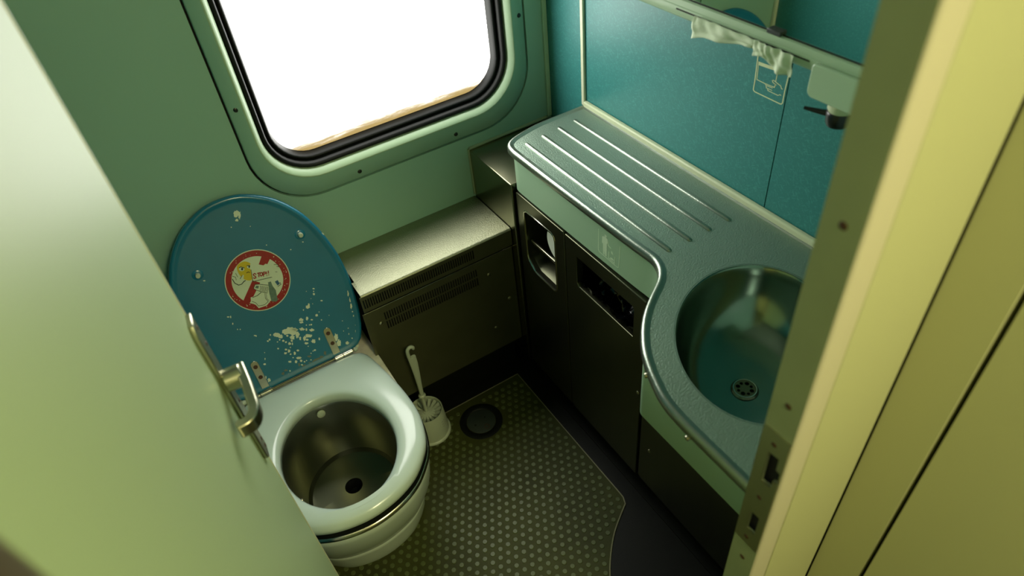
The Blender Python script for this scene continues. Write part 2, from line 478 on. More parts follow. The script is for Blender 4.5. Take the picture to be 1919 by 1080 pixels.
sj.location = (JX, 0.2500, 1.0262)
for y, z, x in ((0.2490, 0.9148, JX), (0.2505, 0.8128, JX), (0.2480, 1.0977, JX + 0.0012), (0.2485, 0.7559, JX + 0.0012), (0.2481, 1.3383, JX + 0.0012), (0.2481, 1.75, JX + 0.0012)):
    shared('screw', sj, (x, y, z), jb)
# hinge side post
hp = MB().loft([[(x, y, z) for x, y in rrect(-0.190, -0.1150, 0.170, 0.2255, 0.012, 5)] for z in (0.0, 2.02)], cap0=True, cap1=True).build('trim_5', 'post_metal', smooth=True)
struct(hp, 'rounded metal post on the hinge side of the door', 'door frame')

# ================================================================== DOOR
door = sthing('door_1', 'pale green toilet door standing open on the left', 'door')
DE = Vector((-0.074, 0.777, 0)); DH = Vector((-0.120, 0.2274, 0))
dd = (DE - DH).normalized(); dn = Vector((dd.y, -dd.x, 0))
def D(q, st, z): p = DE - dd * q + dn * st; return (p.x, p.y, z)     # q from the free edge, st out of the face
W = (DE - DH).length
def dbox(q0, q1, s0, s1, z0, z1):
    mb = MB(); mb.add([D(q, s, z) for z in (z0, z1) for s in (s0, s1) for q in (q0, q1)],
                      [(0, 2, 3, 1), (4, 5, 7, 6), (0, 1, 5, 4), (2, 6, 7, 3), (0, 4, 6, 2), (1, 3, 7, 5)]); return mb
dbox(0.004, W, -0.030, 0.0, 0.012, 2.0).build('leaf', 'door_paint', door)
dbox(0.0, 0.0042, -0.031, 0.0012, 0.012, 2.0).build('edge_strip', 'pale_trim', door, bevel=0.001, seg=2)
# lock plate with chamfered ends
lp = [(0.002, 1.122), (0.002, 0.828), (0.030, 0.828), (0.040, 0.842), (0.040, 1.106), (0.030, 1.122)]
lk = plate('lock_plate', [lp], lambda a, b, d: D(a, d, b), 0.007, 'steel_satin', door, bevel=0.002, seg=2)
sk = MB()
for z in (1.105, 1.075, 0.955, 0.860, 0.842):
    sk = MB().lathe([(0.0, 0.0005), (0.003, 0.0005), (0.004, -0.0005)], D(0.016, 0.0072, z), dn, 12).build('screw', 'rust_brown', lk, smooth=True)
# lever handle: stub, flat bar toward the hinge, return to the door
hz = 1.016
hd = MB()
hd.lathe([(0.0, 0.006), (0.0165, 0.006), (0.0165, 0.031), (0.0, 0.031)], D(0.034, 0, hz), dn, 24)
path = [(0.020, 0.030), (0.060, 0.033), (0.090, 0.034), (0.106, 0.034), (0.119, 0.030), (0.126, 0.022), (0.128, 0.008)]
P2 = catmull(path, 5)
L1 = offset(P2, 0.0068, False); L2 = offset(P2, -0.0068, False)
loops = []
for (a, b), (c_, d_) in zip(L1, L2):
    k = 0.011
    loops.append([D(a, b, hz - k), D(a, b, hz + k), D(c_, d_, hz + k), D(c_, d_, hz - k)])
hd.loft(loops, True, True, True)
hd.build('handle', 'steel_satin', door, bevel=0.0025, seg=2)
# ================================================================== FLOOR MAT
mat_pts = [(-0.195, 1.283), (-0.195, 0.275)]
edge = catmull([(0.424, 0.275), (0.426, 0.36), (0.434, 0.46), (0.452, 0.54), (0.483, 0.594), (0.522, 0.640), (0.566, 0.680), (0.618, 0.714), (0.638, 0.726)], 4)
mat_pts += edge + [(0.6455, 0.745), (0.646, 0.760), (0.6445, 1.283)]
mt = thing('floor_mat', 'dark olive studded rubber mat covering the floor', 'mat')
plate('sheet', [mat_pts], Z3(0.004), 0.0038, 'mat_rubber', mt)
rim = MB(); rim.tube([(x, y, 0.002) for x, y in edge + [(0.6455, 0.745), (0.646, 0.760), (0.6445, 1.283), (-0.195, 1.283)]], 0.0026, 6)
rim.build('rim', 'mat_edge', mt, smooth=True)
def inside(x, y, poly):
    c = False
    for i in range(len(poly)):
        x1, y1 = poly[i]; x2, y2 = poly[i - 1]
        if (y1 > y) != (y2 > y) and x < (x2 - x1) * (y - y1) / (y2 - y1) + x1: c = not c
    return c
studs = []
inner = offset(mat_pts, 0.009)
PX, PY = 0.02333, 0.02033
for r in range(-40, 20):
    for q in range(-30, 20):
        x = 0.338 + q * PX + (PX / 2 if r % 2 else 0); y = 0.9296 + r * PY
        if not inside(x, y, inner): continue
        if math.hypot(x - 0.454, y - 1.190) < 0.074: continue            # floor drain
        if abs(x - 0.036) < 0.155 and y > 1.0: continue                   # toilet foot
        if x < 0.247 and y > 1.12: continue
        studs.append((x, y))
# those nearest the viewer that the door leaves in view are single parts
vis = [p for p in studs if p[0] > -0.075 + 0.0 * p[1] and p[0] > -0.02 - 0.06 * (p[1] - 0.5)]
vis.sort(key=lambda p: p[0] ** 2 + p[1] ** 2 + 2.89 - (1.2 if (p[1] > 0.62 and p[0] > 0.02) else 0))
big = vis[:300]; bigset = set(big)
STUD = [(0.0068, -0.0002), (0.0066, 0.0010), (0.0058, 0.0017), (0.0, 0.0018)]
s0 = MB().lathe(STUD, (0, 0, 0), n=12).build('stud', 'stud_rubber', mt, smooth=True, sharp=35)
s0.location = (big[0][0], big[0][1], 0.004)
for x, y in big[1:]: shared('stud', s0, (x, y, 0.004), mt)
rest = MB()
for x, y in studs:
    if (x, y) not in bigset: rest.lathe(STUD[:3], (x, y, 0.004), n=8, cap1=True)
ro = rest.build('stud_field', 'stud_rubber', mt, smooth=True, sharp=35); ro['kind'] = 'stuff'

# ================================================================== FLOOR DRAIN
dr = thing('floor_drain', 'round black floor drain with a grey cover disc', 'drain')
MB().lathe([(0.066, 0.0002), (0.066, 0.0052), (0.064, 0.0062), (0.048, 0.0060), (0.045, 0.0040), (0.0445, 0.0030)], (0.454, 1.190, 0), n=40).build('ring', 'black_rubber', dr, smooth=True)
cov = MB().lathe([(0.0445, 0.0012), (0.0440, 0.0045), (0.0425, 0.0052), (0.0, 0.0052)], (0.454, 1.190, 0), n=40).build('cover', 'drain_grey', dr, smooth=True)
h0 = MB().lathe([(0.0030, -0.0005), (0.0030, 0.0004), (0.0, 0.0004)], (0, 0, 0), n=10).build('finger_hole', 'black_gap', cov)
h0.location = (0.432, 1.186, 0.0052); shared('finger_hole', h0, (0.470, 1.196, 0.0052), cov)
h1 = MB().lathe([(0.0085, -0.0005), (0.0085, 0.0004), (0.0070, 0.0004), (0.0070, -0.0002)], (0.459, 1.1625, 0.0052), n=16).build('mark', 'rust_brown', cov)

# ================================================================== TOILET
toilet = thing('toilet', 'white toilet with a steel bowl and raised teal lid', 'toilet')
TX, TYC = 0.036, 1.04
HW = [(1.284, 0.0), (1.2835, 0.12), (1.276, 0.155), (1.255, 0.172), (1.215, 0.181), (1.17, 0.189), (1.10, 0.198), (1.034, 0.2005), (0.985, 0.195), (0.93, 0.177), (0.893, 0.150), (0.860, 0.113), (0.838, 0.062), (0.829, 0.0)]
right_side = [(TX + w, y) for y, w in HW]
left_side = [(TX - w, y) for y, w in HW[-2:0:-1]]
OUT = catmull(right_side + left_side, 5, True)
def resample(poly, n, c):
    """points of a closed outline at n even angles about c"""
    res = []; N = len(poly)
    for k in range(n):
        t = 2 * PI * k / n; dx, dy = math.cos(t), math.sin(t); best = 0
        for i in range(N):
            ax, ay = poly[i][0] - c[0], poly[i][1] - c[1]; bx, by = poly[(i + 1) % N][0] - c[0], poly[(i + 1) % N][1] - c[1]
            den = dx * (by - ay) - dy * (bx - ax)
            if abs(den) < 1e-12: continue
            s_ = (dx * -ay + dy * ax) / den
            # point = a + s(b-a), along the ray
            if -1e-9 <= s_ <= 1 + 1e-9:
                qx, qy = ax + s_ * (bx - ax), ay + s_ * (by - ay)
                r_ = qx * dx + qy * dy
                if r_ > best: best = r_
        res.append((c[0] + dx * best, c[1] + dy * best))
    return res
NS = 96
CEN = (TX, 1.03)
OUTR = resample(OUT, NS, CEN)
def shr(poly, d): return offset(poly, d)
HOLE = [(TX + 0.129 * math.cos(2 * PI * k / NS), 1.026 + 0.158 * math.sin(2 * PI * k / NS)) for k in range(NS)]
def lv(poly, z): return [(x, y, z) for x, y in poly]
seat = MB().loft([lv(shr(OUTR, 0.004), 0.3985), lv(OUTR, 0.402), lv(OUTR, 0.412), lv(shr(OUTR, 0.003), 0.4195), lv(shr(OUTR, 0.010), 0.4255), lv(shr(OUTR, 0.022), 0.4290), lv(shr(OUTR, 0.034), 0.4300),
                  lv(offset(HOLE, -0.016), 0.4295), lv(offset(HOLE, -0.008), 0.4275), lv(offset(HOLE, -0.003), 0.4230), lv(offset(HOLE, -0.0003), 0.415), lv(HOLE, 0.4000), lv(offset(HOLE, -0.004), 0.3985)]).build('seat', 'seat_plastic', toilet, smooth=True, sharp=80)
BODY = shr(OUTR, 0.004)
MB().loft([lv(shr(OUTR, 0.0030), 0.3995), lv(shr(OUTR, 0.001), 0.381)]).build('gasket', 'black_rubber', toilet, smooth=True)
MB().loft([lv(shr(OUTR, 0.006), 0.3825), lv(shr(OUTR, 0.000), 0.3815), lv(shr(OUTR, -0.0025), 0.378), lv(shr(OUTR, -0.0030), 0.373), lv(shr(OUTR, -0.001), 0.3680), lv(shr(OUTR, 0.006), 0.3655)]).build('steel_band', 'steel_bright', toilet, smooth=True, sharp=70)
def body(fy, hw, z, by=1.262, n=NS):
    """section with front fy, half width hw, flat-ish back"""
    f0, b0, w0 = 0.829, 1.284, 0.2005
    return [(TX + (x - TX) * hw / w0, fy + (y - f0) * (by - fy) / (b0 - f0), z) for x, y in OUTR]
MB().loft([body(0.840, 0.190, 0.369), body(0.836, 0.194, 0.362), body(0.846, 0.196, 0.32), body(0.866, 0.194, 0.26), body(0.890, 0.189, 0.20), body(0.916, 0.182, 0.15),
           body(0.926, 0.178, 0.128), body(0.934, 0.172, 0.121), body(0.937, 0.170, 0.119), body(0.934, 0.173, 0.112), body(0.940, 0.172, 0.09), body(0.952, 0.166, 0.04), body(0.962, 0.160, 0.010), body(0.964, 0.158, 0.0045)], cap1=True).build('body', 'ceramic_white', toilet, smooth=True, sharp=50)
# bowl
def ell(cx, cy, a, b, z, n=NS): return [(cx + a * math.cos(2 * PI * k / n), cy + b * math.sin(2 * PI * k / n), z) for k in range(n)]
bowl = MB().loft([ell(TX, 1.026, 0.150, 0.178, 0.396), ell(TX, 1.026, 0.134, 0.163, 0.396), ell(TX, 1.026, 0.131, 0.160, 0.390), ell(TX, 1.030, 0.127, 0.150, 0.33), ell(TX, 1.040, 0.122, 0.138, 0.26), ell(TX, 1.050, 0.116, 0.124, 0.215)]).build('bowl', 'steel_bowl', toilet, smooth=True, sharp=50)
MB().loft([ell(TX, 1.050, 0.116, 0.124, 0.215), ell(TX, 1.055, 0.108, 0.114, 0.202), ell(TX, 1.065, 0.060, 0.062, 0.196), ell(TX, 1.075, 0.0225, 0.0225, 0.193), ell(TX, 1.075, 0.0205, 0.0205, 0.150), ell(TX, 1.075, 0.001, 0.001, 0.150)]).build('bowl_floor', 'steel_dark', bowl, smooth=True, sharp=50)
MB().loft([ell(TX, 1.075, 0.0200, 0.0200, 0.1930), ell(TX, 1.075, 0.0200, 0.0200, 0.156), ell(TX, 1.075, 0.0005, 0.0005, 0.156)]).build('outlet', 'black_gap', bowl)
# curved step plate on the bowl floor
stp = [(TX + 0.108 * math.cos(t), 1.052 + 0.112 * math.sin(t)) for t in [math.radians(205 + 6 * k) for k in range(0, 12)]] + [(TX + 0.010, 1.000), (TX - 0.028, 1.020), (TX - 0.060, 1.030), (TX - 0.085, 1.022)]
plate('flush_step', [stp], Z3(0.2045), 0.006, 'steel_bowl', bowl)
MB().lathe([(0.0105, 0.0), (0.0105, 0.004), (0.0085, 0.0055), (0.0, 0.0055)], (TX + 0.004, 1.1815, 0.378), (0.0, -1, 0.15), 20).build('flush_nozzle', 'white_plastic', bowl, smooth=True)
MB().lathe([(0.0075, 0.0), (0.0070, 0.003), (0.0045, 0.0035), (0.004, 0.006), (0.0, 0.006)], (TX - 0.1235, 1.030, 0.305), (1, 0, 0.1), 16).build('bolt', 'steel_bright', bowl, smooth=True)
# plinth box behind
plate('plinth', [[(XL + 0.004, YB - 0.001), (XL + 0.004, 1.130), (TX - 0.172, 1.130), (TX - 0.160, 1.215), (TX + 0.160, 1.215), (TX + 0.172, 1.130), (0.239, 1.130), (0.239, YB - 0.001)]], Z3(0.372), 0.371, 'plinth_stone', toilet, bevel=0.003)
# neck carrying the hinges
MB().box(TX - 0.13, TX + 0.13, 1.262, 1.300, 0.373, 0.397).build('hinge_bracket', 'steel_dark', toilet, bevel=0.003)

# --- lid, leaning back towards the window wall
LO = Vector((0, 1.295, 0.445)); LS = Vector((0, 0.145, 0.423)).normalized(); LN = Vector((1, 0, 0)).cross(LS)
def LP(x, s, h): return LO + Vector((x, 0, 0)) + LS * s + LN * h
LX = 0.042
lw = [(-0.022, 0.0), (-0.022, 0.13), (-0.018, 0.155), (0.003, 0.174), (0.059, 0.192), (0.148, 0.2020), (0.242, 0.1955), (0.341, 0.165), (0.410, 0.115), (0.4476, 0.054), (0.457, 0.0)]
LOUT = catmull([(LX + w, s) for s, w in lw] + [(LX - w, s) for s, w in lw[-2:0:-1]], 5, True)
LR = resample(LOUT, 96, (LX, 0.22))
def ll(d, h): return [LP(x, s, h) for x, s in offset(LR, d)]
lid = MB().loft([ll(0.020, -0.020), ll(0.006, -0.018), ll(0.0005, -0.012), ll(0.0, -0.006), ll(0.002, -0.001), ll(0.006, 0.0012), ll(0.010, 0.0008), ll(0.015, -0.0015), ll(0.020, -0.002)], cap0=True, cap1=True).build('lid', 'lid_enamel', toilet, smooth=True, sharp=80)
FACE = -0.002
for x, s in ((0.1734, 0.3132), (-0.0694, 0.3158)):
    mb = MB().lathe([(0.0125, 0.0), (0.0110, 0.0010), (0.0066, 0.0014), (0.0060, 0.0020)], LP(x, s, FACE), LN, 20)
    mb.lathe([(0.0060, 0.0020), (0.0058, 0.010), (0.0048, 0.0122), (0.0, 0.0124)], LP(x, s, FACE), LN, 20, m=1)
    mb.build('bumper', ['lid_enamel', 'white_plastic'], lid, smooth=True)
# worn paint
CHIPS = [(0.0621,0.0957,0.0143,-0.0074,-0.0044,-0.0107),(0.0481,0.1005,0.0065,-0.0035,-0.0027,-0.0065),(0.0267,0.1038,0.0075,-0.0039,-0.0019,-0.0047),(0.0338,0.0962,0.0065,-0.0034,-0.002,-0.0047),(0.0715,0.0961,0.0057,-0.0029,-0.0022,-0.0054),(0.0719,0.0802,0.0048,-0.0025,-0.0031,-0.0076),(0.0578,0.0797,0.0057,-0.003,-0.0022,-0.0055),(0.0741,0.0685,0.0023,-0.0012,-0.002,-0.0048),(0.0492,0.0894,0.0026,-0.0014,-0.0011,-0.0026),(0.0945,0.113,0.0054,-0.0028,-0.0015,-0.0039),(0.0923,0.1063,0.0046,-0.0024,-0.0011,-0.0026),(0.1084,0.1098,0.0027,-0.0013,-0.002,-0.0047),(0.1177,0.1012,0.0026,-0.0013,-0.0007,-0.0018),(0.1328,0.1066,0.0032,-0.0016,-0.0012,-0.003),(0.1579,0.1369,0.0027,-0.0013,-0.0007,-0.0017),(0.1475,0.1607,0.0025,-0.0012,-0.0012,-0.003),(0.1496,0.1678,0.0014,-0.0007,-0.0007,-0.0017),(0.1518,0.1743,0.0027,-0.0013,-0.0007,-0.0017),(0.1216,0.1368,0.0048,-0.0024,-0.0019,-0.0047),(0.1261,0.141,0.0019,-0.0009,-0.0018,-0.0043),(0.1093,0.1339,0.0012,-0.0006,-0.0009,-0.0021),(0.0872,0.0893,0.0058,-0.003,-0.0016,-0.0039),(0.0964,0.0832,0.002,-0.001,-0.0016,-0.0039),(0.1076,0.0761,0.0055,-0.0028,-0.0014,-0.0035),(0.0961,0.0649,0.0087,-0.0046,-0.002,-0.0048),(0.0837,0.0634,0.0031,-0.0016,-0.0025,-0.0061),(0.0882,0.0571,0.0031,-0.0017,-0.0011,-0.0027),(0.1005,0.0466,0.0055,-0.0029,-0.002,-0.0049),(0.0827,0.0493,0.005,-0.0027,-0.0011,-0.0027),(0.1119,0.0897,0.002,-0.001,-0.0007,-0.0019),(0.1078,0.0911,0.0013,-0.0007,-0.0006,-0.0016),(0.1008,0.0941,0.0014,-0.0007,-0.0006,-0.0015),(0.0836,0.0399,0.0012,-0.0006,-0.0005,-0.0013),(0.1155,0.0454,0.0017,-0.001,-0.0016,-0.004),(0.0357,0.0816,0.0026,-0.0014,-0.0011,-0.0026),(0.04,0.0754,0.0022,-0.0012,-0.001,-0.0024),(0.0459,0.0675,0.0034,-0.0018,-0.0014,-0.0035),(0.0538,0.0726,0.0022,-0.0012,-0.0013,-0.0031),(0.052,0.0643,0.0013,-0.0007,-0.0015,-0.0035),(0.0293,0.0881,0.0016,-0.0009,-0.0008,-0.0019),(0.0224,0.0852,0.0017,-0.0009,-0.0006,-0.0013),(0.0082,0.0997,0.002,-0.001,-0.001,-0.0023),(0.003,0.0981,0.0022,-0.0012,-0.0009,-0.0021),(0.0147,0.11,0.0015,-0.0007,-0.0008,-0.0021),(0.017,0.0686,0.0019,-0.001,-0.0009,-0.0022),(0.0325,0.0574,0.003,-0.0016,-0.0011,-0.0026),(0.0376,0.0501,0.0034,-0.0018,-0.002,-0.0048),(0.0278,0.0488,0.0034,-0.0019,-0.0011,-0.0027),(0.044,0.0573,0.0017,-0.0009,-0.0006,-0.0015),(0.0376,0.0407,0.0018,-0.0009,-0.0008,-0.0019),(0.0476,0.0378,0.0025,-0.0014,-0.0018,-0.0044),(0.0572,0.0414,0.0031,-0.0016,-0.001,-0.0026),(0.0943,0.0223,0.0028,-0.0015,-0.0009,-0.0022),(0.0895,0.0222,0.0012,-0.0006,-0.0005,-0.0013),(0.0828,0.019,0.0015,-0.0008,-0.0007,-0.0015),(0.0763,0.013,0.0047,-0.0025,-0.0012,-0.0029),(0.0515,0.0216,0.0054,-0.0029,-0.0015,-0.0035),(0.0285,0.0226,0.0038,-0.0021,-0.0011,-0.0027),(0.0419,0.0155,0.0029,-0.0016,-0.0013,-0.0033),(0.0534,0.0119,0.0027,-0.0015,-0.0013,-0.0031),(0.0602,0.0054,0.0019,-0.001,-0.0008,-0.002),(0.0656,0.0058,0.0013,-0.0008,-0.0006,-0.0014),(0.0457,0.0045,0.0023,-0.0013,-0.002,-0.005),(0.0512,0.0006,0.0023,-0.0013,-0.0008,-0.0018),(0.076,0.0023,0.0018,-0.001,-0.0007,-0.0018),(0.0112,0.0059,0.0041,-0.0024,-0.0011,-0.0027),(0.002,0.0015,0.0033,-0.0019,-0.0016,-0.0038),(0.0137,-0.0078,0.0026,-0.0015,-0.0009,-0.0023),(0.0192,0.0,0.0017,-0.001,-0.0008,-0.002),(0.0394,0.0291,0.0015,-0.0009,-0.0006,-0.0013),(0.0911,-0.0068,0.0118,-0.0065,-0.0026,-0.0063),(0.1017,-0.0043,0.0055,-0.0031,-0.0022,-0.0055),(0.0781,-0.0093,0.0118,-0.0065,-0.0017,-0.0041),(0.0549,-0.0075,0.0047,-0.0026,-0.0027,-0.0068),(0.1141,0.0026,0.0032,-0.0017,-0.002,-0.0049),(0.0364,-0.0124,0.0058,-0.0032,-0.0009,-0.0022),(0.1547,0.0288,0.0045,-0.0023,-0.0044,-0.0113),(0.1555,0.012,0.0053,-0.0028,-0.0035,-0.0091),(0.1749,0.0017,0.0046,-0.0024,-0.0016,-0.0041),(0.1951,-0.0173,0.0041,-0.0022,-0.0031,-0.0081),(0.1909,0.0079,0.0017,-0.0009,-0.0007,-0.0019),(0.178,0.0365,0.001,-0.0006,-0.0004,-0.0012),(0.1915,0.0382,0.001,-0.0005,-0.0006,-0.0014),(0.1874,0.0226,0.0008,-0.0004,-0.001,-0.0027),(0.1605,0.0927,0.001,-0.0005,-0.0004,-0.0011),(0.1391,0.0898,0.0016,-0.0008,-0.0006,-0.0015),(0.1854,0.0636,0.0014,-0.0007,-0.0004,-0.0008),(0.1414,0.1122,0.0012,-0.0006,-0.0005,-0.0013),(0.1353,0.139,0.0008,-0.0003,-0.0004,-0.001),(0.1368,0.1531,0.0007,-0.0003,-0.0004,-0.0008),(0.1337,0.1754,0.001,-0.0005,-0.0003,-0.0008),(0.2254,0.1262,0.0018,-0.0009,-0.0034,-0.0088),(0.2239,0.1086,0.0019,-0.0009,-0.0029,-0.0078),(0.2202,0.0906,0.0021,-0.001,-0.003,-0.0078),(0.2175,0.0752,0.0015,-0.0007,-0.0007,-0.0018),(0.2159,0.0634,0.0011,-0.0005,-0.0012,-0.0031),(0.2121,0.0371,0.0014,-0.0008,-0.0011,-0.0027),(0.206,0.0211,0.001,-0.0005,-0.0016,-0.0041),(0.2022,0.008,0.0013,-0.0006,-0.001,-0.0027),(0.2046,0.0026,0.0011,-0.0005,-0.0008,-0.0023),(0.1947,-0.0116,0.0013,-0.0006,-0.0008,-0.0023),(-0.0269,0.0459,0.0029,-0.0016,-0.0011,-0.0026),(-0.0206,0.0583,0.001,-0.0005,-0.0012,-0.003),(-0.0151,0.0738,0.0009,-0.0005,-0.0005,-0.0011),(-0.0343,0.0015,0.0037,-0.0021,-0.0021,-0.0048),(-0.038,0.0118,0.0011,-0.0007,-0.0018,-0.0044),(-0.0157,0.1221,0.0011,-0.0006,-0.0007,-0.0017),(0.0616,0.413,0.0073,-0.003,-0.0035,-0.0078),(0.0671,0.4071,0.0025,-0.001,-0.0038,-0.0087),(0.0575,0.3992,0.0032,-0.0013,-0.0016,-0.0035),(0.2227,0.2932,0.0041,-0.0018,-0.0013,-0.0034),(0.04,0.3889,0.0012,-0.0005,-0.0006,-0.0013),(0.0784,0.3748,0.0008,-0.0004,-0.0004,-0.0009),(0.0938,0.32,0.0012,-0.0005,-0.0006,-0.0013),(0.1399,0.2876,0.0013,-0.0006,-0.0006,-0.0014),(0.1726,0.2937,0.0018,-0.0008,-0.0005,-0.0014),(-0.0521,0.1952,0.0028,-0.0015,-0.0007,-0.0014),(-0.0473,0.1927,0.0012,-0.0006,-0.0012,-0.0028),(-0.05,0.1751,0.0012,-0.0006,-0.0011,-0.0024),(-0.0462,0.1574,0.0012,-0.0006,-0.0007,-0.0014),(-0.0409,0.1546,0.0012,-0.0006,-0.0006,-0.0014),(-0.0172,0.1246,0.0033,-0.0018,-0.0007,-0.0015),(-0.0623,0.2977,0.0024,-0.0011,-0.0006,-0.0014)]
wear = MB(); rw = random.Random(3)
lidf = lambda a, b, h: LP(a, b, FACE + h)
for i, (cx, cy, ax, ay, bx, by) in enumerate(CHIPS):
    n = 9 if abs(ax) + abs(by) < 0.006 else 18
    big_ = n == 18
    pts = []
    for k in range(n):
        t = 2 * PI * k / n; j = rw.uniform(0.62, 1.18) if big_ else rw.uniform(0.8, 1.1)
        pts.append((cx + j * (ax * math.cos(t) + bx * math.sin(t)), cy + j * (ay * math.cos(t) + by * math.sin(t))))
    patch(wear, pts, lidf, 0.0003 + 0.00003 * (i % 4), 1 if cy < 0.0155 and cx < 0.115 and big_ and cx > 0.0 else 0)
wo = wear.build('paint_wear', ['chip_cream', 'primer_grey'], lid); wo['kind'] = 'stuff'
# hinges
for hx in (-0.0485, 0.1405):
    hpl = plate('hinge_plate', [rrect(hx - 0.0095, hx + 0.0095, -0.012, 0.066, [0.0095, 0.0095, 0.001, 0.001], 6)], lambda a, b, d: LP(a, b, FACE + d), 0.003, 'steel_bright', lid, bevel=0.0008, seg=1)
    for s in (0.020, 0.050):
        MB().lathe([(0.0054, 0.0028), (0.0050, 0.0040), (0.0, 0.0034)], LP(hx, s, FACE), LN, 14).build('screw', 'rust_brown', lid, smooth=True)
HR = LP(0, -0.022, 0.004)
rod = MB()
rod.tube([(TX - 0.150, HR.y, HR.z), (TX + 0.150, HR.y, HR.z)], 0.0022, 10)
for x0, x1 in ((-0.066, -0.040), (-0.039, -0.0375), (-0.095, -0.068), (0.131, 0.152), (0.154, 0.178)):
    MB().tube([(x0, HR.y, HR.z), (x1, HR.y, HR.z)], 0.0066, 14).build('hinge_knuckle', 'steel_bright', toilet, smooth=True)
for x in (-0.108, 0.188):
    MB().tube([(x - 0.005, HR.y, HR.z), (x + 0.002, HR.y, HR.z), (x + 0.005, HR.y, HR.z)], [0.0062, 0.0062, 0.004], 12).build('rod_cap', 'white_plastic', toilet, smooth=True)
rod.build('hinge_rod', 'steel_panel', toilet, smooth=True)

# sticker, drawn in its own millimetre sheet then laid on the lid
def SK(u, v): return (-0.0084816 + 0.000149949 * u - 0.000070964 * v, 0.382028 - 0.000070126 * u - 0.000166621 * v)
sk3 = lambda a, b, h: LP(*SK(a, b), FACE + h)
st = MB(); H = 0.0004
def sp(pts, m, lvl): patch(st, pts, sk3, H + 0.00012 * lvl, m)
def ss(pts, w, m, lvl, closed=False): stroke(st, pts, w, sk3, H + 0.00012 * lvl, m, closed)
def ell(cx, cy, rx, ry, n=40, t0=0): return [(cx + rx * math.cos(2 * PI * k / n), cy + ry * math.sin(2 * PI * k / n)) for k in range(n)]
sp(ell(604, 548, 446, 418, 64), 0, 0)
sp(ell(604, 548, 434, 406, 64), 1, 1)
sp(ell(598, 545, 350, 325, 64), 0, 2)
bar = [(655, 205), (770, 235), (690, 420), (510, 770), (420, 835), (395, 800), (520, 520)]
sp([(650, 215), (765, 245), (715, 350), (610, 330)], 1, 3)
sp([(525, 545), (630, 575), (520, 800), (470, 880), (405, 812)], 1, 3)
# peeled white area of the bar
sp([(505, 400), (620, 335), (660, 355), (700, 320), (760, 330), (790, 500), (545, 562)], 0, 4)
sp(catmull([(320, 390), (340, 330), (420, 292), (500, 320), (500, 395), (520, 530), (440, 540), (360, 480)], 4, True), 2, 5)     # yellow face
sp(catmull([(500, 320), (560, 335), (545, 385), (495, 395)], 4, True), 0, 6)
sp(ell(382, 392, 36, 28, 16), 0, 7); sp(ell(388, 393, 15, 17, 14), 6, 8); sp(ell(478, 362, 26, 22, 14), 0, 7); sp(ell(482, 362, 11, 14, 12), 6, 8)
ss([(345, 378), (370, 365), (420, 378)], 9, 6, 8); ss([(450, 350), (480, 345), (495, 350)], 9, 6, 8); ss([(445, 445), (470, 430), (492, 440)], 8, 6, 8)
sp(catmull([(258, 520), (250, 480), (285, 470), (300, 440), (330, 455), (360, 520), (385, 480), (410, 475), (400, 540), (380, 595), (340, 608), (290, 580)], 4, True), 0, 9)
ss([(258, 525), (290, 580), (340, 606), (380, 594), (415, 555), (435, 545)], 10, 6, 10)
ss([(250, 485), (300, 500), (310, 540)], 6, 6, 10); ss([(300, 445), (330, 500)], 6, 6, 10); ss([(360, 525), (390, 475)], 6, 6, 10)
# sign card with its word
ss([(505, 400), (530, 560), (790, 500)], 7, 6, 7)
R_ = 13
ss([(575, 465), (555, 450), (536, 465), (545, 482), (566, 490), (572, 508), (550, 518), (536, 505)][0:], R_, 1, 8)
ss([(588, 450), (628, 440)], R_, 1, 8); ss([(607, 446), (612, 500)], R_, 1, 8)
ss([(628, 450), (627, 475), (643, 486), (660, 472), (659, 446), (642, 438)], R_, 1, 8, True)
ss([(676, 492), (668, 432)], R_, 1, 8); ss([(668, 434), (696, 432), (700, 452), (674, 462)], R_, 1, 8)
ss([(712, 425), (718, 462)], R_, 1, 8); ss([(720, 474), (721, 484)], R_, 1, 8); ss([(738, 412), (742, 452)], R_, 1, 8); ss([(744, 464), (745, 474)], R_, 1, 8)
# forbidden items: pad, packet, bottle, can
sp([(540, 655), (560, 600), (610, 596), (750, 612), (740, 720), (640, 700), (570, 675)], 0, 6); ss([(540, 655), (560, 600), (610, 596), (750, 612)], 7, 6, 7); ss([(540, 655), (570, 672), (640, 698), (730, 718)], 7, 6, 7)
sp([(560, 650), (572, 615), (612, 618), (604, 655)], 3, 7)
for k in range(7): ss([(628 + 17 * k, 615 + 2 * k), (634 + 17 * k, 650 + 3 * k), (626 + 17 * k, 685 + 4 * k)], 6, 6, 7)
sp([(500, 775), (560, 760), (640, 705), (760, 735), (770, 830), (720, 890), (610, 926), (570, 880), (505, 850)], 0, 6)
ss([(525, 778), (590, 752), (645, 706)], 8, 6, 7); ss([(515, 828), (570, 850), (605, 895), (690, 880), (740, 835)], 6, 6, 7); ss([(695, 720), (700, 790), (740, 835)], 6, 6, 7); ss([(712, 725), (718, 790), (752, 825)], 5, 6, 7)
sp([(738, 572), (775, 560), (800, 620), (845, 680), (872, 815), (850, 838), (785, 832), (755, 720), (745, 640)], 3, 8)
sp([(815, 555), (865, 512), (915, 600), (870, 628)], 0, 7); sp([(830, 562), (868, 540), (900, 590), (868, 615)], 5, 8); ss([(900, 570), (915, 600), (870, 628)], 7, 6, 9)
ss([(815, 330), (870, 325), (880, 360), (850, 350)], 6, 6, 7); ss([(835, 428), (862, 430)], 5, 6, 7)
rs_ = random.Random(5)
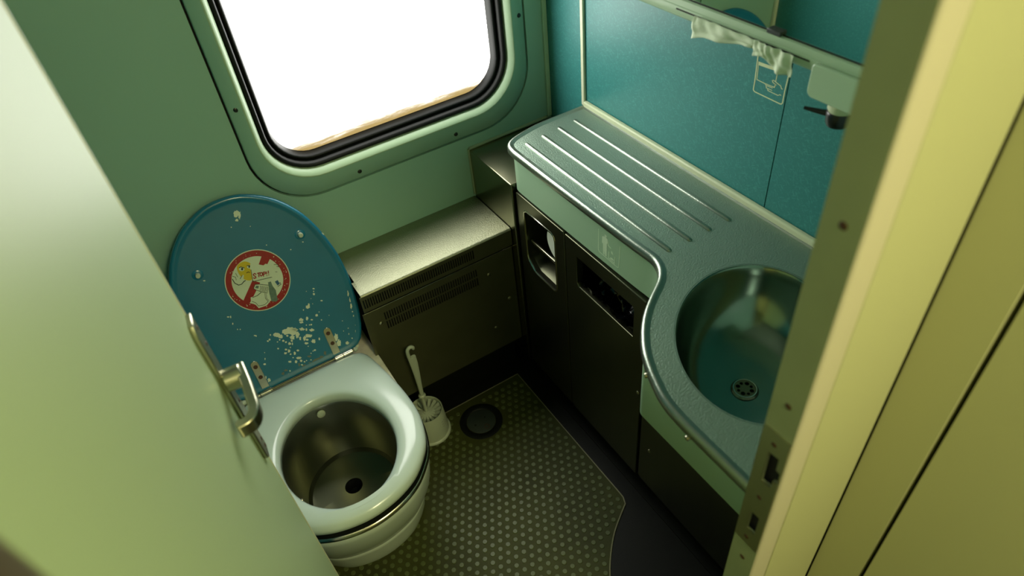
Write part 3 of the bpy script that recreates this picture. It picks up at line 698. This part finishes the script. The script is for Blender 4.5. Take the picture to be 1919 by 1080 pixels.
for k in range(46):
    t = rs_.uniform(-0.9, 2.6) if k < 36 else rs_.uniform(2.6, 5.3); r = rs_.uniform(0.84, 0.95); q = rs_.uniform(3, 9)
    sp([(604 + 434 * r * math.cos(t) + q * math.cos(a) * rs_.uniform(0.6, 1.2), 548 + 406 * r * math.sin(t) + q * math.sin(a) * rs_.uniform(0.6, 1.2)) for a in [2 * PI * j / 6 for j in range(6)]], 0, 2)
so = st.build('sticker', ['sticker_white', 'sticker_red', 'sticker_yellow', 'sticker_green', 'sticker_white', 'sticker_blue', 'sticker_ink'], lid)
so['label'] = 'round red and white prohibition sticker reading STOP!!'

# ================================================================== TOILET BRUSH
BX, BY = 0.3135, 1.2505
hol = thing('brush_holder', 'white plastic toilet brush holder standing beside the toilet', 'brush holder')
MB().lathe([(0.0585, 0.0045), (0.0600, 0.006), (0.0600, 0.010), (0.0575, 0.013), (0.0550, 0.014), (0.0545, 0.030), (0.0500, 0.105), (0.0485, 0.1085), (0.0465, 0.107), (0.0460, 0.100), (0.0500, 0.020), (0.0, 0.018)], (BX, BY, 0), n=40, cap0=True).build('cup', 'white_plastic', hol, smooth=True)
mb = MB()
for k in range(3):
    z = 0.050 + 0.010 * k
    pts = []
    for j in range(7):
        a = math.radians(-62 + 4.0 * j); r = 0.0538 - (z - 0.03) * 0.06 + 0.0004
        pts.append((BX + r * math.cos(a), BY + r * math.sin(a)))
    mb.loft([[(x, y, z) for x, y in pts], [(x, y, z + 0.0045) for x, y in pts]], closed=False)
mb.build('moulded_mark', 'drain_grey', hol)
br = thing('toilet_brush', 'white plastic toilet brush with a hooked handle', 'toilet brush')
hd_ = MB()
hd_.tube([(BX, BY, 0.090), (BX + 0.001, BY + 0.001, 0.165)], [0.0050, 0.0058], 12)
hd_.lathe([(0.0058, 0.0), (0.0105, 0.003), (0.0110, 0.006), (0.0105, 0.009), (0.0065, 0.012)], (BX + 0.001, BY + 0.001, 0.165), n=18)
# flat tapering grip in the x-z plane, ending in a hook
spine = [(0.0, 0.175, 0.0055), (0.001, 0.22, 0.0065), (0.002, 0.27, 0.0088), (0.002, 0.31, 0.0108), (0.001, 0.338, 0.0112)]
lps = []
for dx, z, w in spine:
    cx, cy = BX + 0.001 + dx, BY + 0.001
    lps.append([(cx - w, cy - 0.003, z), (cx - w * 0.6, cy - 0.0052, z), (cx + w * 0.6, cy - 0.0052, z), (cx + w, cy - 0.003, z), (cx + w, cy + 0.003, z), (cx + w * 0.6, cy + 0.0052, z), (cx - w * 0.6, cy + 0.0052, z), (cx - w, cy + 0.003, z)])
hd_.loft(lps, True, True, True)
cx = BX + 0.002; cy = BY + 0.001
hk = catmull([(cx - 0.0065, 0.330), (cx - 0.0075, 0.352), (cx - 0.0060, 0.368), (cx + 0.002, 0.375), (cx + 0.0095, 0.371), (cx + 0.011, 0.362)], 4)
hd_.tube([(x, cy, z) for x, z in hk], [0.0052] * (len(hk) - 3) + [0.0046, 0.004, 0.003], 10)
hd_.build('handle', 'white_plastic', br, smooth=True, sharp=50)
mb = MB()
mb.lathe([(0.0, 0.100), (0.009, 0.099), (0.010, 0.092), (0.009, 0.040)], (BX, BY, 0), n=16)
for k in range(16):
    a = 2 * PI * k / 16 + 0.1; u = (math.cos(a), math.sin(a)); v = (-u[1], u[0]); w = 0.0022
    q = []
    for r, zt in ((0.006, 0.096), (0.025, 0.092), (0.0445, 0.100)):
        q.append([(BX + u[0] * r + v[0] * s * w * (1 + r * 25), BY + u[1] * r + v[1] * s * w * (1 + r * 25), z) for s, z in ((-1, 0.075), (-1, zt), (1, zt), (1, 0.075))])
    mb.loft(q, True, True, True)
mb.build('brush_head', 'white_plastic', br)
# ================================================================== RADIATOR COVER under the window
rc = thing('radiator_cover', 'long stainless steel radiator cover with slotted vents below the window', 'radiator cover')
RX0, RX1, RY, RZ = 0.2360, 0.6740, 1.273, 0.592
MB().loft([[(x, y, z) for y, z in ((YB - 0.001, RZ), (RY + 0.006, RZ), (RY + 0.002, RZ - 0.0015), (RY, RZ - 0.005))] for x in (0.2475, RX1)], closed=False).loft([[(x, y, z) for y, z in ((1.3330, RZ), (RY + 0.006, RZ), (RY + 0.002, RZ - 0.0015), (RY, RZ - 0.005))] for x in (0.2400, 0.2475)], closed=False).box(0.190, 0.2475, 1.3880, YB - 0.001, RZ - 0.003, RZ).build('shelf', 'steel_shelf', rc, smooth=True, sharp=60)
def slots(x0, x1, n, z0, z1, w):
    return [rect(x0 + (x1 - x0) * k / (n - 1) - w / 2, x0 + (x1 - x0) * k / (n - 1) + w / 2, z0, z1) for k in range(n)]
plate('vent_strip', [rect(RX0, RX1, 0.5365, RZ - 0.005)] + slots(0.2425, 0.5545, 49, 0.5475, 0.5765, 0.0036), Y3(RY), 0.0015, 'steel_panel', rc)
plate('front_panel', [[(0.2405, 0.165), (RX1, 0.165), (RX1, 0.5265), (0.2310, 0.5265), (0.2310, 0.374), (0.2405, 0.374)]] + slots(0.2860, 0.5570, 40, 0.4785, 0.5045, 0.0038) + slots(0.2860, 0.5570, 40, 0.4460, 0.4735, 0.0038), Y3(RY + 0.006), 0.0015, 'steel_panel', rc, bevel=0.0)
MB().tube([(RX0, RY + 0.0068, 0.5262), (RX1, RY + 0.0068, 0.5262)], 0.0014, 8).build('panel_edge', 'steel_bright', rc, smooth=True)
MB().box(0.2490, RX1 - 0.001, RY + 0.030, YB - 0.002, 0.31, 0.580).build('core', 'black_gap', rc)
MB().box(0.2560, RX1, RY + 0.062, RY + 0.070, 0.001, 0.30).build('skirt', 'black_floor', rc)
s1 = MB().lathe([(0.0, -0.0025), (0.0030, -0.0022), (0.0050, -0.0008), (0.0052, 0.0005)], (0, 0, 0), (0, 1, 0), 14).build('screw', 'steel_satin', rc, smooth=True)
s1.location = (0.2700, RY + 0.006, 0.4749)
for x, z in ((0.5937, 0.4673), (0.5921, 0.2587), (0.6479, 0.3467)): shared('screw', s1, (x, RY + 0.006, z), rc)

# ================================================================== STEEL CORNER COLUMN
CX = 0.676
co = thing('corner_housing', 'stainless steel box housing in the corner behind the worktop', 'housing')
MB().box(CX, XR - 0.004, 1.2500, YB - 0.001, 0.09, 0.742).build('body', 'steel_smooth', co, bevel=0.0025)
MB().tube([(CX + 0.001, YB - 0.002, 0.745), (XR - 0.018, YB - 0.002, 0.748)], 0.0045, 8).tube([(CX - 0.001, YB - 0.002, 0.60), (CX, YB - 0.002, 0.745)], 0.004, 8).build('sealant', 'frame_paint', co, smooth=True)
MB().box(CX + 0.02, XR - 0.01, 1.25, YB - 0.01, 0.001, 0.09).build('skirt', 'black_floor', co)

# ================================================================== CABINETS
FX = 0.6840
pc = thing('paper_cabinet', 'narrow dark steel cabinet front with toilet roll recess', 'cabinet')
REC = [(1.2000, 0.6860), (1.2090, 0.6800), (1.2125, 0.6680), (1.2125, 0.5420), (1.2105, 0.5290), (1.2040, 0.5180), (1.1840, 0.5020), (1.1720, 0.4970), (1.0900, 0.4965), (1.0800, 0.5010), (1.0760, 0.5120), (1.0745, 0.6680), (1.0780, 0.6800), (1.0880, 0.6860)]
plate('door', [rrect(1.0335, 1.2435, 0.087, 0.7215, [0.002, 0.006, 0.002, 0.002], 4)[::-1], REC], X3(FX), 0.018, 'steel_dark', pc, bevel=0.0035, seg=3)
rim = [Vector((FX + 0.002, y, z)) for y, z in REC]
MB().tube(rim, 0.0036, 8, closed=True).build('recess_rim', 'steel_bright', pc, smooth=True)
# recess tray: slopes back from the lower rim, closed behind
cav = MB()
r0 = [(FX + 0.016, y, z) for y, z in REC]
r1 = [(FX + 0.050, 1.1435 + (y - 1.1435) * 0.97, max(z, 0.512)) for y, z in REC]
r2 = [(FX + 0.135, 1.1435 + (y - 1.1435) * 0.95, max(z, 0.520)) for y, z in REC]
cav.loft([r0, r1, r2], True, False, True).build('recess_tray', 'steel_dark', pc, smooth=True, sharp=50)
MB().box(FX + 0.012, FX + 0.019, 1.077, 1.210, 0.5745, 0.5830).build('retaining_bar', 'steel_satin', pc, bevel=0.002)
roll = thing('toilet_roll', 'white toilet roll inside the steel cabinet recess', 'toilet roll')
MB().lathe([(0.0, 0.0), (0.020, 0.0), (0.052, 0.0), (0.054, 0.002), (0.054, 0.082), (0.0, 0.082)], (FX + 0.021, 1.0900, 0.6300), (1, 0, 0), 40).build('paper', 'paper_white', roll, smooth=True)
MB().lathe([(0.020, -0.0006), (0.018, -0.0006), (0.018, 0.02)], (FX + 0.021, 1.0900, 0.6300), (1, 0, 0), 24).build('core', 'frame_paint', roll, smooth=True)

bc = thing('bin_cabinet', 'wide dark steel cabinet front with open waste slot', 'cabinet')
SLOT = [(0.9860, 0.6800), (0.7860, 0.6780), (0.7800, 0.6700), (0.7805, 0.5875), (0.9790, 0.5905), (0.9860, 0.5985)]
plate('door', [rrect(0.7440, 1.0300, 0.086, 0.7205, [0.002, 0.002, 0.002, 0.012], 4)[::-1], SLOT], X3(FX), 0.018, 'steel_dark', bc, bevel=0.0030, seg=3)
MB().box(FX + 0.110, FX + 0.112, 0.75, 1.026, 0.12, 0.712).box(FX + 0.018, FX + 0.11, 1.024, 1.026, 0.12, 0.712).box(FX + 0.018, FX + 0.11, 0.748, 0.750, 0.12, 0.712).box(FX + 0.018, FX + 0.11, 0.75, 1.024, 0.710, 0.712).build('interior', 'black_gap', bc)
# crumpled bin liner
rb = random.Random(11)
nu, nv = 30, 14
bv = []
for i in range(nu + 1):
    for j in range(nv + 1):
        u = i / nu; v = j / nv
        y = 1.012 - 0.250 * u
        x = FX + 0.006 + 0.098 * v + rb.uniform(-0.006, 0.006)
        z = 0.622 + 0.030 * math.sin(u * 19 + v * 3) * (0.3 + 0.7 * v) * 0.6 - 0.06 * math.sin(PI * v) * (0.4 + 0.6 * math.sin(PI * u)) + rb.uniform(-0.011, 0.011) - 0.020 * (1 - v)
        bv.append((x, y, z))
bf = [(i * (nv + 1) + j, (i + 1) * (nv + 1) + j, (i + 1) * (nv + 1) + j + 1, i * (nv + 1) + j + 1) for i in range(nu) for j in range(nv)]
bag = finish('bin_liner', bv, bf, 'bag_black', smooth=True, sharp=180)
tag(bag, 'crumpled shiny black bin liner inside the waste slot', 'bin liner')

uc = thing('basin_cabinet', 'dark steel access panel under the washbasin', 'cabinet')
plate('panel', [rrect(0.2760, 0.7350, 0.092, 0.6540, [0.014, 0.002, 0.002, 0.014], 5)[::-1]], X3(FX), 0.016, 'steel_dark', uc, bevel=0.003, seg=3)
s2 = MB().lathe([(0.0, -0.0022), (0.0030, -0.002), (0.0050, -0.0008), (0.0052, 0.0005)], (0, 0, 0), (1, 0, 0), 14).build('screw', 'steel_satin', uc, smooth=True)
s2.location = (FX, 0.700, 0.245); shared('screw', s2, (FX, 0.30, 0.245), uc)
s3 = shared('screw', s2, (FX, 0.7530, 0.420), bc)
sk = MB().box(0.716, 0.730, 0.276, 1.2440, 0.001, 0.086).box(0.690, 0.716, 0.276, 1.2440, 0.0005, 0.004).build('baseboard_right', 'black_floor')
struct(sk, 'black recessed skirting under the steel cabinets', 'skirting')
MB().box(FX + 0.019, XR - 0.006, 0.276, 1.2440, 0.087, 0.0895).build('bottom', 'black_gap', bc)

# ================================================================== WASHBASIN COUNTER
wc = thing('washbasin_counter', 'grey textured metal worktop with ribbed drainer and oval basin', 'washbasin')
front = [(0.9455, 1.3020), (0.8800, 1.3020), (0.8028, 1.3015), (0.7520, 1.2935), (0.7148, 1.2835), (0.6930, 1.2720), (0.6810, 1.2560), (0.6765, 1.2330), (0.6760, 1.2000), (0.6765, 1.05), (0.6780, 0.90), (0.6800, 0.7900),
         (0.6815, 0.7560), (0.6810, 0.7330), (0.6750, 0.7130), (0.6640, 0.6960), (0.6460, 0.6790), (0.6083, 0.6552), (0.5778, 0.6334), (0.5520, 0.6097), (0.5305, 0.5846), (0.5126, 0.5585), (0.4975, 0.5288), (0.4870, 0.5030), (0.4770, 0.4735), (0.4720, 0.4412), (0.4705, 0.4050), (0.4700, 0.3400), (0.4700, 0.2960)]
FR = catmull(front, 6)
OUTL = FR + [(0.4700, 0.2725), (0.9455, 0.2725)]
def lip(d, z): return [(x, y, z) for x, y in offset(OUTL, d)]
def cl(pts):   # keep the offset loops within the two walls
    return [(min(x, 0.9455), max(y, 0.2725), z) for x, y, z in pts]
bead = MB().loft([cl(lip(0.010, ZC - 0.020)), cl(lip(0.002, ZC - 0.0200)), cl(lip(0.0, ZC - 0.0170)), cl(lip(0.0, ZC - 0.0075)), cl(lip(0.0015, ZC - 0.0025)), cl(lip(0.005, ZC)), cl(lip(0.009, ZC - 0.0003)), cl(lip(0.0125, ZC - 0.0030)), cl(lip(0.0165, ZC - 0.0040))])
bead.build('rolled_edge', 'rib_steel', wc, smooth=True, sharp=80)
BCX, BCY, BA, BB, BT = 0.693, 0.477, 0.179, 0.136, math.radians(44.1)
def bell(k, z, n=72, ox=0.0, oy=0.0):
    out = []
    for i in range(n):
        t = 2 * PI * i / n; u, v = BA * k * math.cos(t), BB * k * math.sin(t)
        out.append((BCX + ox + u * math.cos(BT) - v * math.sin(BT), BCY + oy + u * math.sin(BT) + v * math.cos(BT), z))
    return out
ctop = [(x, y) for x, y, z in cl(lip(0.0165, 0))]
dd_ = [ctop[0]]
for p in ctop[1:]:
    if (Vector(p) - Vector(dd_[-1])).length > 1e-4: dd_.append(p)
plate('worktop', [dd_, [(x, y) for x, y, z in bell(1.0, 0)]], Z3(ZC - 0.004), 0.0, 'worktop_steel', wc)
for k, x in enumerate((0.8785, 0.8270, 0.7755, 0.7240)):
    y0, y1 = 1.251 - 0.005 * k, 0.734
    mb = MB(); n = 10; r = 0.0058; hh = 0.0042; loops = []
    ys = [y1 - r, y1 - r * 0.7, y1] + [y1 + (y0 - y1) * i / 6 for i in range(1, 6)] + [y0, y0 + r * 0.7, y0 + r]
    for i, y in enumerate(ys):
        e = min(i, len(ys) - 1 - i); k_ = (0.05, 0.7, 1.0)[min(e, 2)]
        loops.append([(x - r * k_ * math.cos(PI * j / n), y, ZC - 0.0042 + hh * k_ * math.sin(PI * j / n)) for j in range(n + 1)])
    mb.loft(loops, closed=False).build('drainer_rib', 'rib_steel', wc, smooth=True, sharp=80)
DZ = 0.722; ox, oy = -0.016, -0.006
basin = MB().loft([bell(1.015, ZC - 0.0038), bell(1.0, ZC - 0.0045), bell(0.985, ZC - 0.009), bell(0.965, ZC - 0.025), bell(0.93, ZC - 0.055, ox=ox * 0.2, oy=oy * 0.2), bell(0.86, ZC - 0.085, ox=ox * 0.4, oy=oy * 0.4), bell(0.74, ZC - 0.108, ox=ox * 0.6, oy=oy * 0.6),
                   bell(0.56, ZC - 0.120, ox=ox * 0.8, oy=oy * 0.8), bell(0.34, DZ + 0.003, ox=ox, oy=oy), bell(0.12, DZ, ox=ox, oy=oy)]).build('basin', 'steel_basin', wc, smooth=True, sharp=80)
dx, dy = BCX + ox, BCY + oy
holes = []
for k in range(8):
    a = 2 * PI * k / 8 + 0.5; rr = 0.0030 if k % 2 else 0.0041
    holes.append(circle(dx + 0.0122 * math.cos(a), dy + 0.0122 * math.sin(a), rr, 12))
strn = plate('strainer', [circle(dx, dy, 0.0185, 32)] + holes, Z3(DZ + 0.0040), 0.0012, 'steel_panel', wc)
MB().lathe([(0.0175, 0.0), (0.0190, 0.0050), (0.0205, 0.0052), (0.0222, 0.0030), (0.0240, 0.0010)], (dx, dy, DZ), n=36).build('drain_rim', 'steel_bright', wc, smooth=True)
MB().lathe([(0.024, 0.0), (0.024, -0.01), (0.0, -0.01)], (dx, dy, DZ + 0.0015), n=24).build('drain_pipe', 'black_gap', wc)
# fascia band following the edge, set back under it
FRI = offset(FR, 0.0115, False)
FRI2 = offset(FR, 0.0155, False)
k0 = next(i for i, p in enumerate(FR) if p[1] < 1.2490 and p[0] < 0.72)
k1 = next(i for i, p in enumerate(FR) if p[1] < 0.640)
fa = MB().loft([[(x, y, z) for x, y in poly[k0:k1]] for poly, z in ((FRI2, ZC - 0.019), (FRI, ZC - 0.019), (FRI, 0.7270), (FRI2, 0.7240), (FRI2, 0.7600))], closed=False).build('fascia', 'mint_laminate', wc, smooth=True, sharp=50)
ap = [(0.6050, 0.5850)] + [(0.528 + 0.020 - 0.020 * math.sin(a_), 0.565 + 0.020 * math.cos(a_)) for a_ in [PI / 2 * i / 8 for i in range(9)]] + [(0.528, 0.2735)]
ap2 = offset(ap, 0.003, False)
MB().loft([[(x, y, z) for x, y in q] for q, z in ((ap, ZC - 0.026), (ap, 0.6590), (ap2, 0.6560), (offset(ap, 0.012, False), 0.6560))], closed=False).build('apron', 'mint_laminate', wc, smooth=True, sharp=50)
MB().box(0.934, XR - 0.0032, 0.2725, 1.2960, ZC - 0.0045, ZC + 0.011).build('wall_strip', 'cream_paint', wc, bevel=0.004, seg=3)
# small screws in the fold of the rolled edge
for y_ in (0.535, 0.404):
    i = min(range(len(FR)), key=lambda j: abs(FR[j][1] - y_) + (10 if FR[j][0] > 0.6 else 0))
    p = Vector(FR[i]); t_ = (Vector(FR[min(i + 1, len(FR) - 1)]) - Vector(FR[i - 1])).normalized(); nrm = Vector((t_.y, -t_.x))
    MB().lathe([(0.0046, -0.012), (0.0046, 0.0005), (0.0034, 0.0020), (0.0, 0.0022)], (p.x, p.y, ZC - 0.0235), (nrm.x, nrm.y, 0), 14).build('edge_screw', 'steel_satin', wc, smooth=True)
# pictogram etched on the fascia: person dropping litter in a bin
def pt(u, v):   # drawing sheet of the pictogram -> (y, z) on the fascia
    return (0.9100 - 0.0001631 * (u - 330) , 0.8165 - 0.0001222 * (v - 0.745 * (u - 330)))
pk = MB()
def fasc_x(y):
    best = min(FRI, key=lambda q: abs(q[1] - y) + (1 if q[0] < 0.66 else 0)); return best[0]
fp3 = lambda a, b, h: (fasc_x(pt(a, b)[0]) - h, pt(a, b)[0], pt(a, b)[1])
W_ = 11
stroke(pk, [(340, 80), (335, 400), (332, 540), (345, 580), (375, 615), (720, 895), (742, 905), (755, 880), (765, 640), (775, 430)], W_, fp3, 0.0003)
patch(pk, [(415, 240), (470, 245), (530, 310), (530, 385), (510, 400), (505, 680), (480, 675), (470, 560), (462, 655), (435, 630), (432, 400), (410, 375)], fp3, 0.0003)
patch(pk, [(465, 190), (505, 225), (505, 258), (480, 255), (465, 225)], fp3, 0.0003)
stroke(pk, [(528, 330), (540, 430), (592, 495)], 14, fp3, 0.0003)
stroke(pk, [(555, 570), (550, 715), (670, 820), (680, 670)], 12, fp3, 0.0003)
patch(pk, [(595, 550), (622, 570), (640, 635), (605, 605)], fp3, 0.0003)
patch(pk, [(570, 700), (610, 700), (660, 760), (620, 750), (590, 735)], fp3, 0.0003)
po = pk.build('pictogram', 'pictogram_green', wc); po['label'] = 'faint pictogram of a person dropping litter into a bin'

# ================================================================== MIRROR CABINET on the right wall
mc = thing('mirror_cabinet', 'pale green mirror cabinet with paper towel slots on the teal wall', 'cabinet')
MX = 0.810; MY0, MY1 = 0.275, 1.270
MB().box(MX + 0.004, XR - 0.004, MY0, MY1, 1.246, 1.92).build('body', 'mint_moulding', mc)
prof = [(XR - 0.004, 1.2390), (0.818, 1.2385), (0.806, 1.2400), (0.8010, 1.2450), (0.8000, 1.2580), (0.8005, 1.2592), (0.8020, 1.2600), (0.8035, 1.2690), (0.8060, 1.2700), (MX + 0.006, 1.2700)]
MB().loft([[(x, y, z) for x, z in prof] for y in (MY0, MY1)], closed=False).build('lower_rail', 'mint_moulding', mc, smooth=True, sharp=50)
MB().box(MX, MX + 0.004, MY0, MY1, 1.2712, 1.915).build('mirror', 'mirror_glass', mc)
MB().box(MX - 0.0008, MX + 0.003, MY0, MY1, 1.2700, 1.2718).build('mirror_edge', 'black_rubber', mc)
cp = MB().box(MX - 0.007, MX + 0.001, 0.631, 0.656, 1.2695, 1.2765).build('mirror_clip', 'drain_grey', mc, bevel=0.001)
for y0, y1 in ((0.572, 0.720), (0.716, 0.842)):
    MB().box(0.7992, 0.802, y0, y1, 1.2538, 1.2558).build('towel_slot', 'black_gap', mc)
# soap dispenser under the cabinet
sd = thing('soap_dispenser', 'pale green soap dispenser with black pump under the mirror cabinet', 'soap dispenser')
sb_ = MB().loft([[(x, y, z) for y, z in rrect(0.330, 0.5610, 1.2100, 1.2585, [0.006, 0.003, 0.008, 0.010], 5)] for x in (0.7920, 0.7990)], True, True, True)
sb_.loft([[(x, y, z) for y, z in rrect(0.336, 0.5570, 1.2140, 1.2375, [0.002, 0.002, 0.006, 0.008], 5)] for x in (0.7985, 0.860)], True, True, True)
sb_.build('body', 'mint_moulding', sd, bevel=0.002, seg=3)
MB().lathe([(0.0, 0.030), (0.0185, 0.030), (0.0185, 0.004), (0.0165, 0.0), (0.0, 0.0)], (0.836, 0.5300, 1.1830), n=28).build('collar', 'cream_paint', sd, smooth=True)
MB().lathe([(0.0175, 0.0), (0.0185, -0.003), (0.0175, -0.016), (0.0150, -0.022), (0.0, -0.024)], (0.836, 0.5300, 1.1830), n=28).build('pump', 'black_plastic', sd, smooth=True)
MB().tube([(0.829, 0.5440, 1.1760), (0.824, 0.5620, 1.1750), (0.820, 0.5780, 1.1745)], [0.0048, 0.0036, 0.0026], 10).build('spout', 'black_plastic', sd, smooth=True)

# paper towels hanging from the slots
def towel(name, label, top, bottom, x0, seed, fold, nj=12):
    """top / bottom: lists of (y, z) sampled alike; rippled sheet between them"""
    r = random.Random(seed); n = len(top); tv = []
    T = catmull(top, 6); B = catmull(bottom, 6); n = len(T)
    ph = r.uniform(0, 6)
    for i in range(n):
        for j in range(nj + 1):
            v = j / nj; u = i / (n - 1)
            y = T[i][0] * (1 - v) + B[i][0] * v; z = T[i][1] * (1 - v) + B[i][1] * v
            x = x0 - 0.004 * math.sin(PI * min(1, v * 1.4)) + fold * math.sin(13 * u ** 1.7 + ph + 2.5 * v) * (0.35 + 0.65 * v) * (0.5 + abs(math.sin(5 * u + ph))) + fold * 0.5 * math.sin(34 * u ** 0.8 + ph * 2 - 5 * v) * (1 - 0.6 * v) + r.uniform(-1, 1) * 0.0004
            tv.append((x, y, z))
    k = nj + 1
    f = [(i * k + j, (i + 1) * k + j, (i + 1) * k + j + 1, i * k + j + 1) for i in range(n - 1) for j in range(nj)]
    o = finish(name, tv, f, 'towel_paper', smooth=True, sharp=180)
    so_ = o.modifiers.new('thickness', 'SOLIDIFY'); so_.thickness = 0.0004; so_.offset = 0
    tag(o, label, 'paper towel', 'paper towels in the mirror cabinet')
    return o
towel('paper_towel', 'wide shallow paper towel drooping from the left slot of the mirror cabinet',
      [(0.794, 1.2575), (0.765, 1.2575), (0.730, 1.2575), (0.695, 1.2575), (0.660, 1.2575)], [(0.800, 1.2180), (0.768, 1.2290), (0.728, 1.2330), (0.690, 1.2420), (0.662, 1.2430)], 0.7955, 2, 0.0020)
towel('paper_towel', 'crumpled paper towel hanging lower in front of the hand pictogram',
      [(0.667, 1.2585), (0.648, 1.2585), (0.632, 1.2585), (0.612, 1.2585), (0.592, 1.2585)], [(0.663, 1.2360), (0.645, 1.2400), (0.630, 1.2290), (0.610, 1.2250), (0.590, 1.2270)], 0.7920, 8, 0.0030)

# hand-drying pictogram printed on the teal panel
def HP(u, v):    # drawing sheet -> (y, z) on the wall
    a, b = u / 2.1667 + 83.1, v / 2.1667 + 373.9      # sheet units
    return (0.851123 - 0.000274963 * a - 0.0000484012 * b, 1.2283657 + 0.0001000591 * a - 0.000226337 * b)
hp3 = lambda a, b, h: (XR - 0.003 - h, *HP(a, b))
hw = MB(); Hh = 0.0004
stroke(hw, [(225, -60), (190, 165), (135, 560), (110, 690), (112, 715), (135, 740), (560, 935), (585, 940), (605, 920), (640, 720), (690, 490), (740, 240)], 17, hp3, Hh)
patch(hw, [(200, 222), (520, 345), (515, 395), (210, 285)], hp3, Hh)
stroke(hw, [(205, 240), (190, 380), (170, 525), (315, 598), (470, 660), (490, 600)], 12, hp3, Hh)
stroke(hw, [(515, 380), (512, 450), (490, 560)], 12, hp3, Hh)
stroke(hw, [(505, 622), (445, 575), (436, 545), (455, 540), (575, 635), (585, 675), (605, 690)], 12, hp3, Hh)
stroke(hw, [(315, 600), (330, 628), (440, 672)], 11, hp3, Hh); stroke(hw, [(330, 630), (332, 665), (355, 680), (432, 712)], 11, hp3, Hh)
stroke(hw, [(355, 682), (362, 715), (530, 795), (560, 780), (582, 795)], 11, hp3, Hh)
ho = hw.build('hand_pictogram', 'pictogram_cream', wr); ho['label'] = 'cream line pictogram of a hand pulling a paper towel'

# ------------------------------------------------------------------ put every empty at its thing's base
bpy.context.view_layer.update()
for o in list(scene.objects):
    if o.type == 'EMPTY' and o.parent is None and o.children:
        lo = Vector((1e9,) * 3); hi = Vector((-1e9,) * 3)
        for c in o.children:
            for q in c.bound_box:
                w = c.matrix_world @ Vector(q)
                lo = Vector(map(min, lo, w)); hi = Vector(map(max, hi, w))
        base = Vector(((lo.x + hi.x) / 2, (lo.y + hi.y) / 2, lo.z))
        o.location = base
        for c in o.children: c.location = c.location - base
bpy.context.view_layer.update()
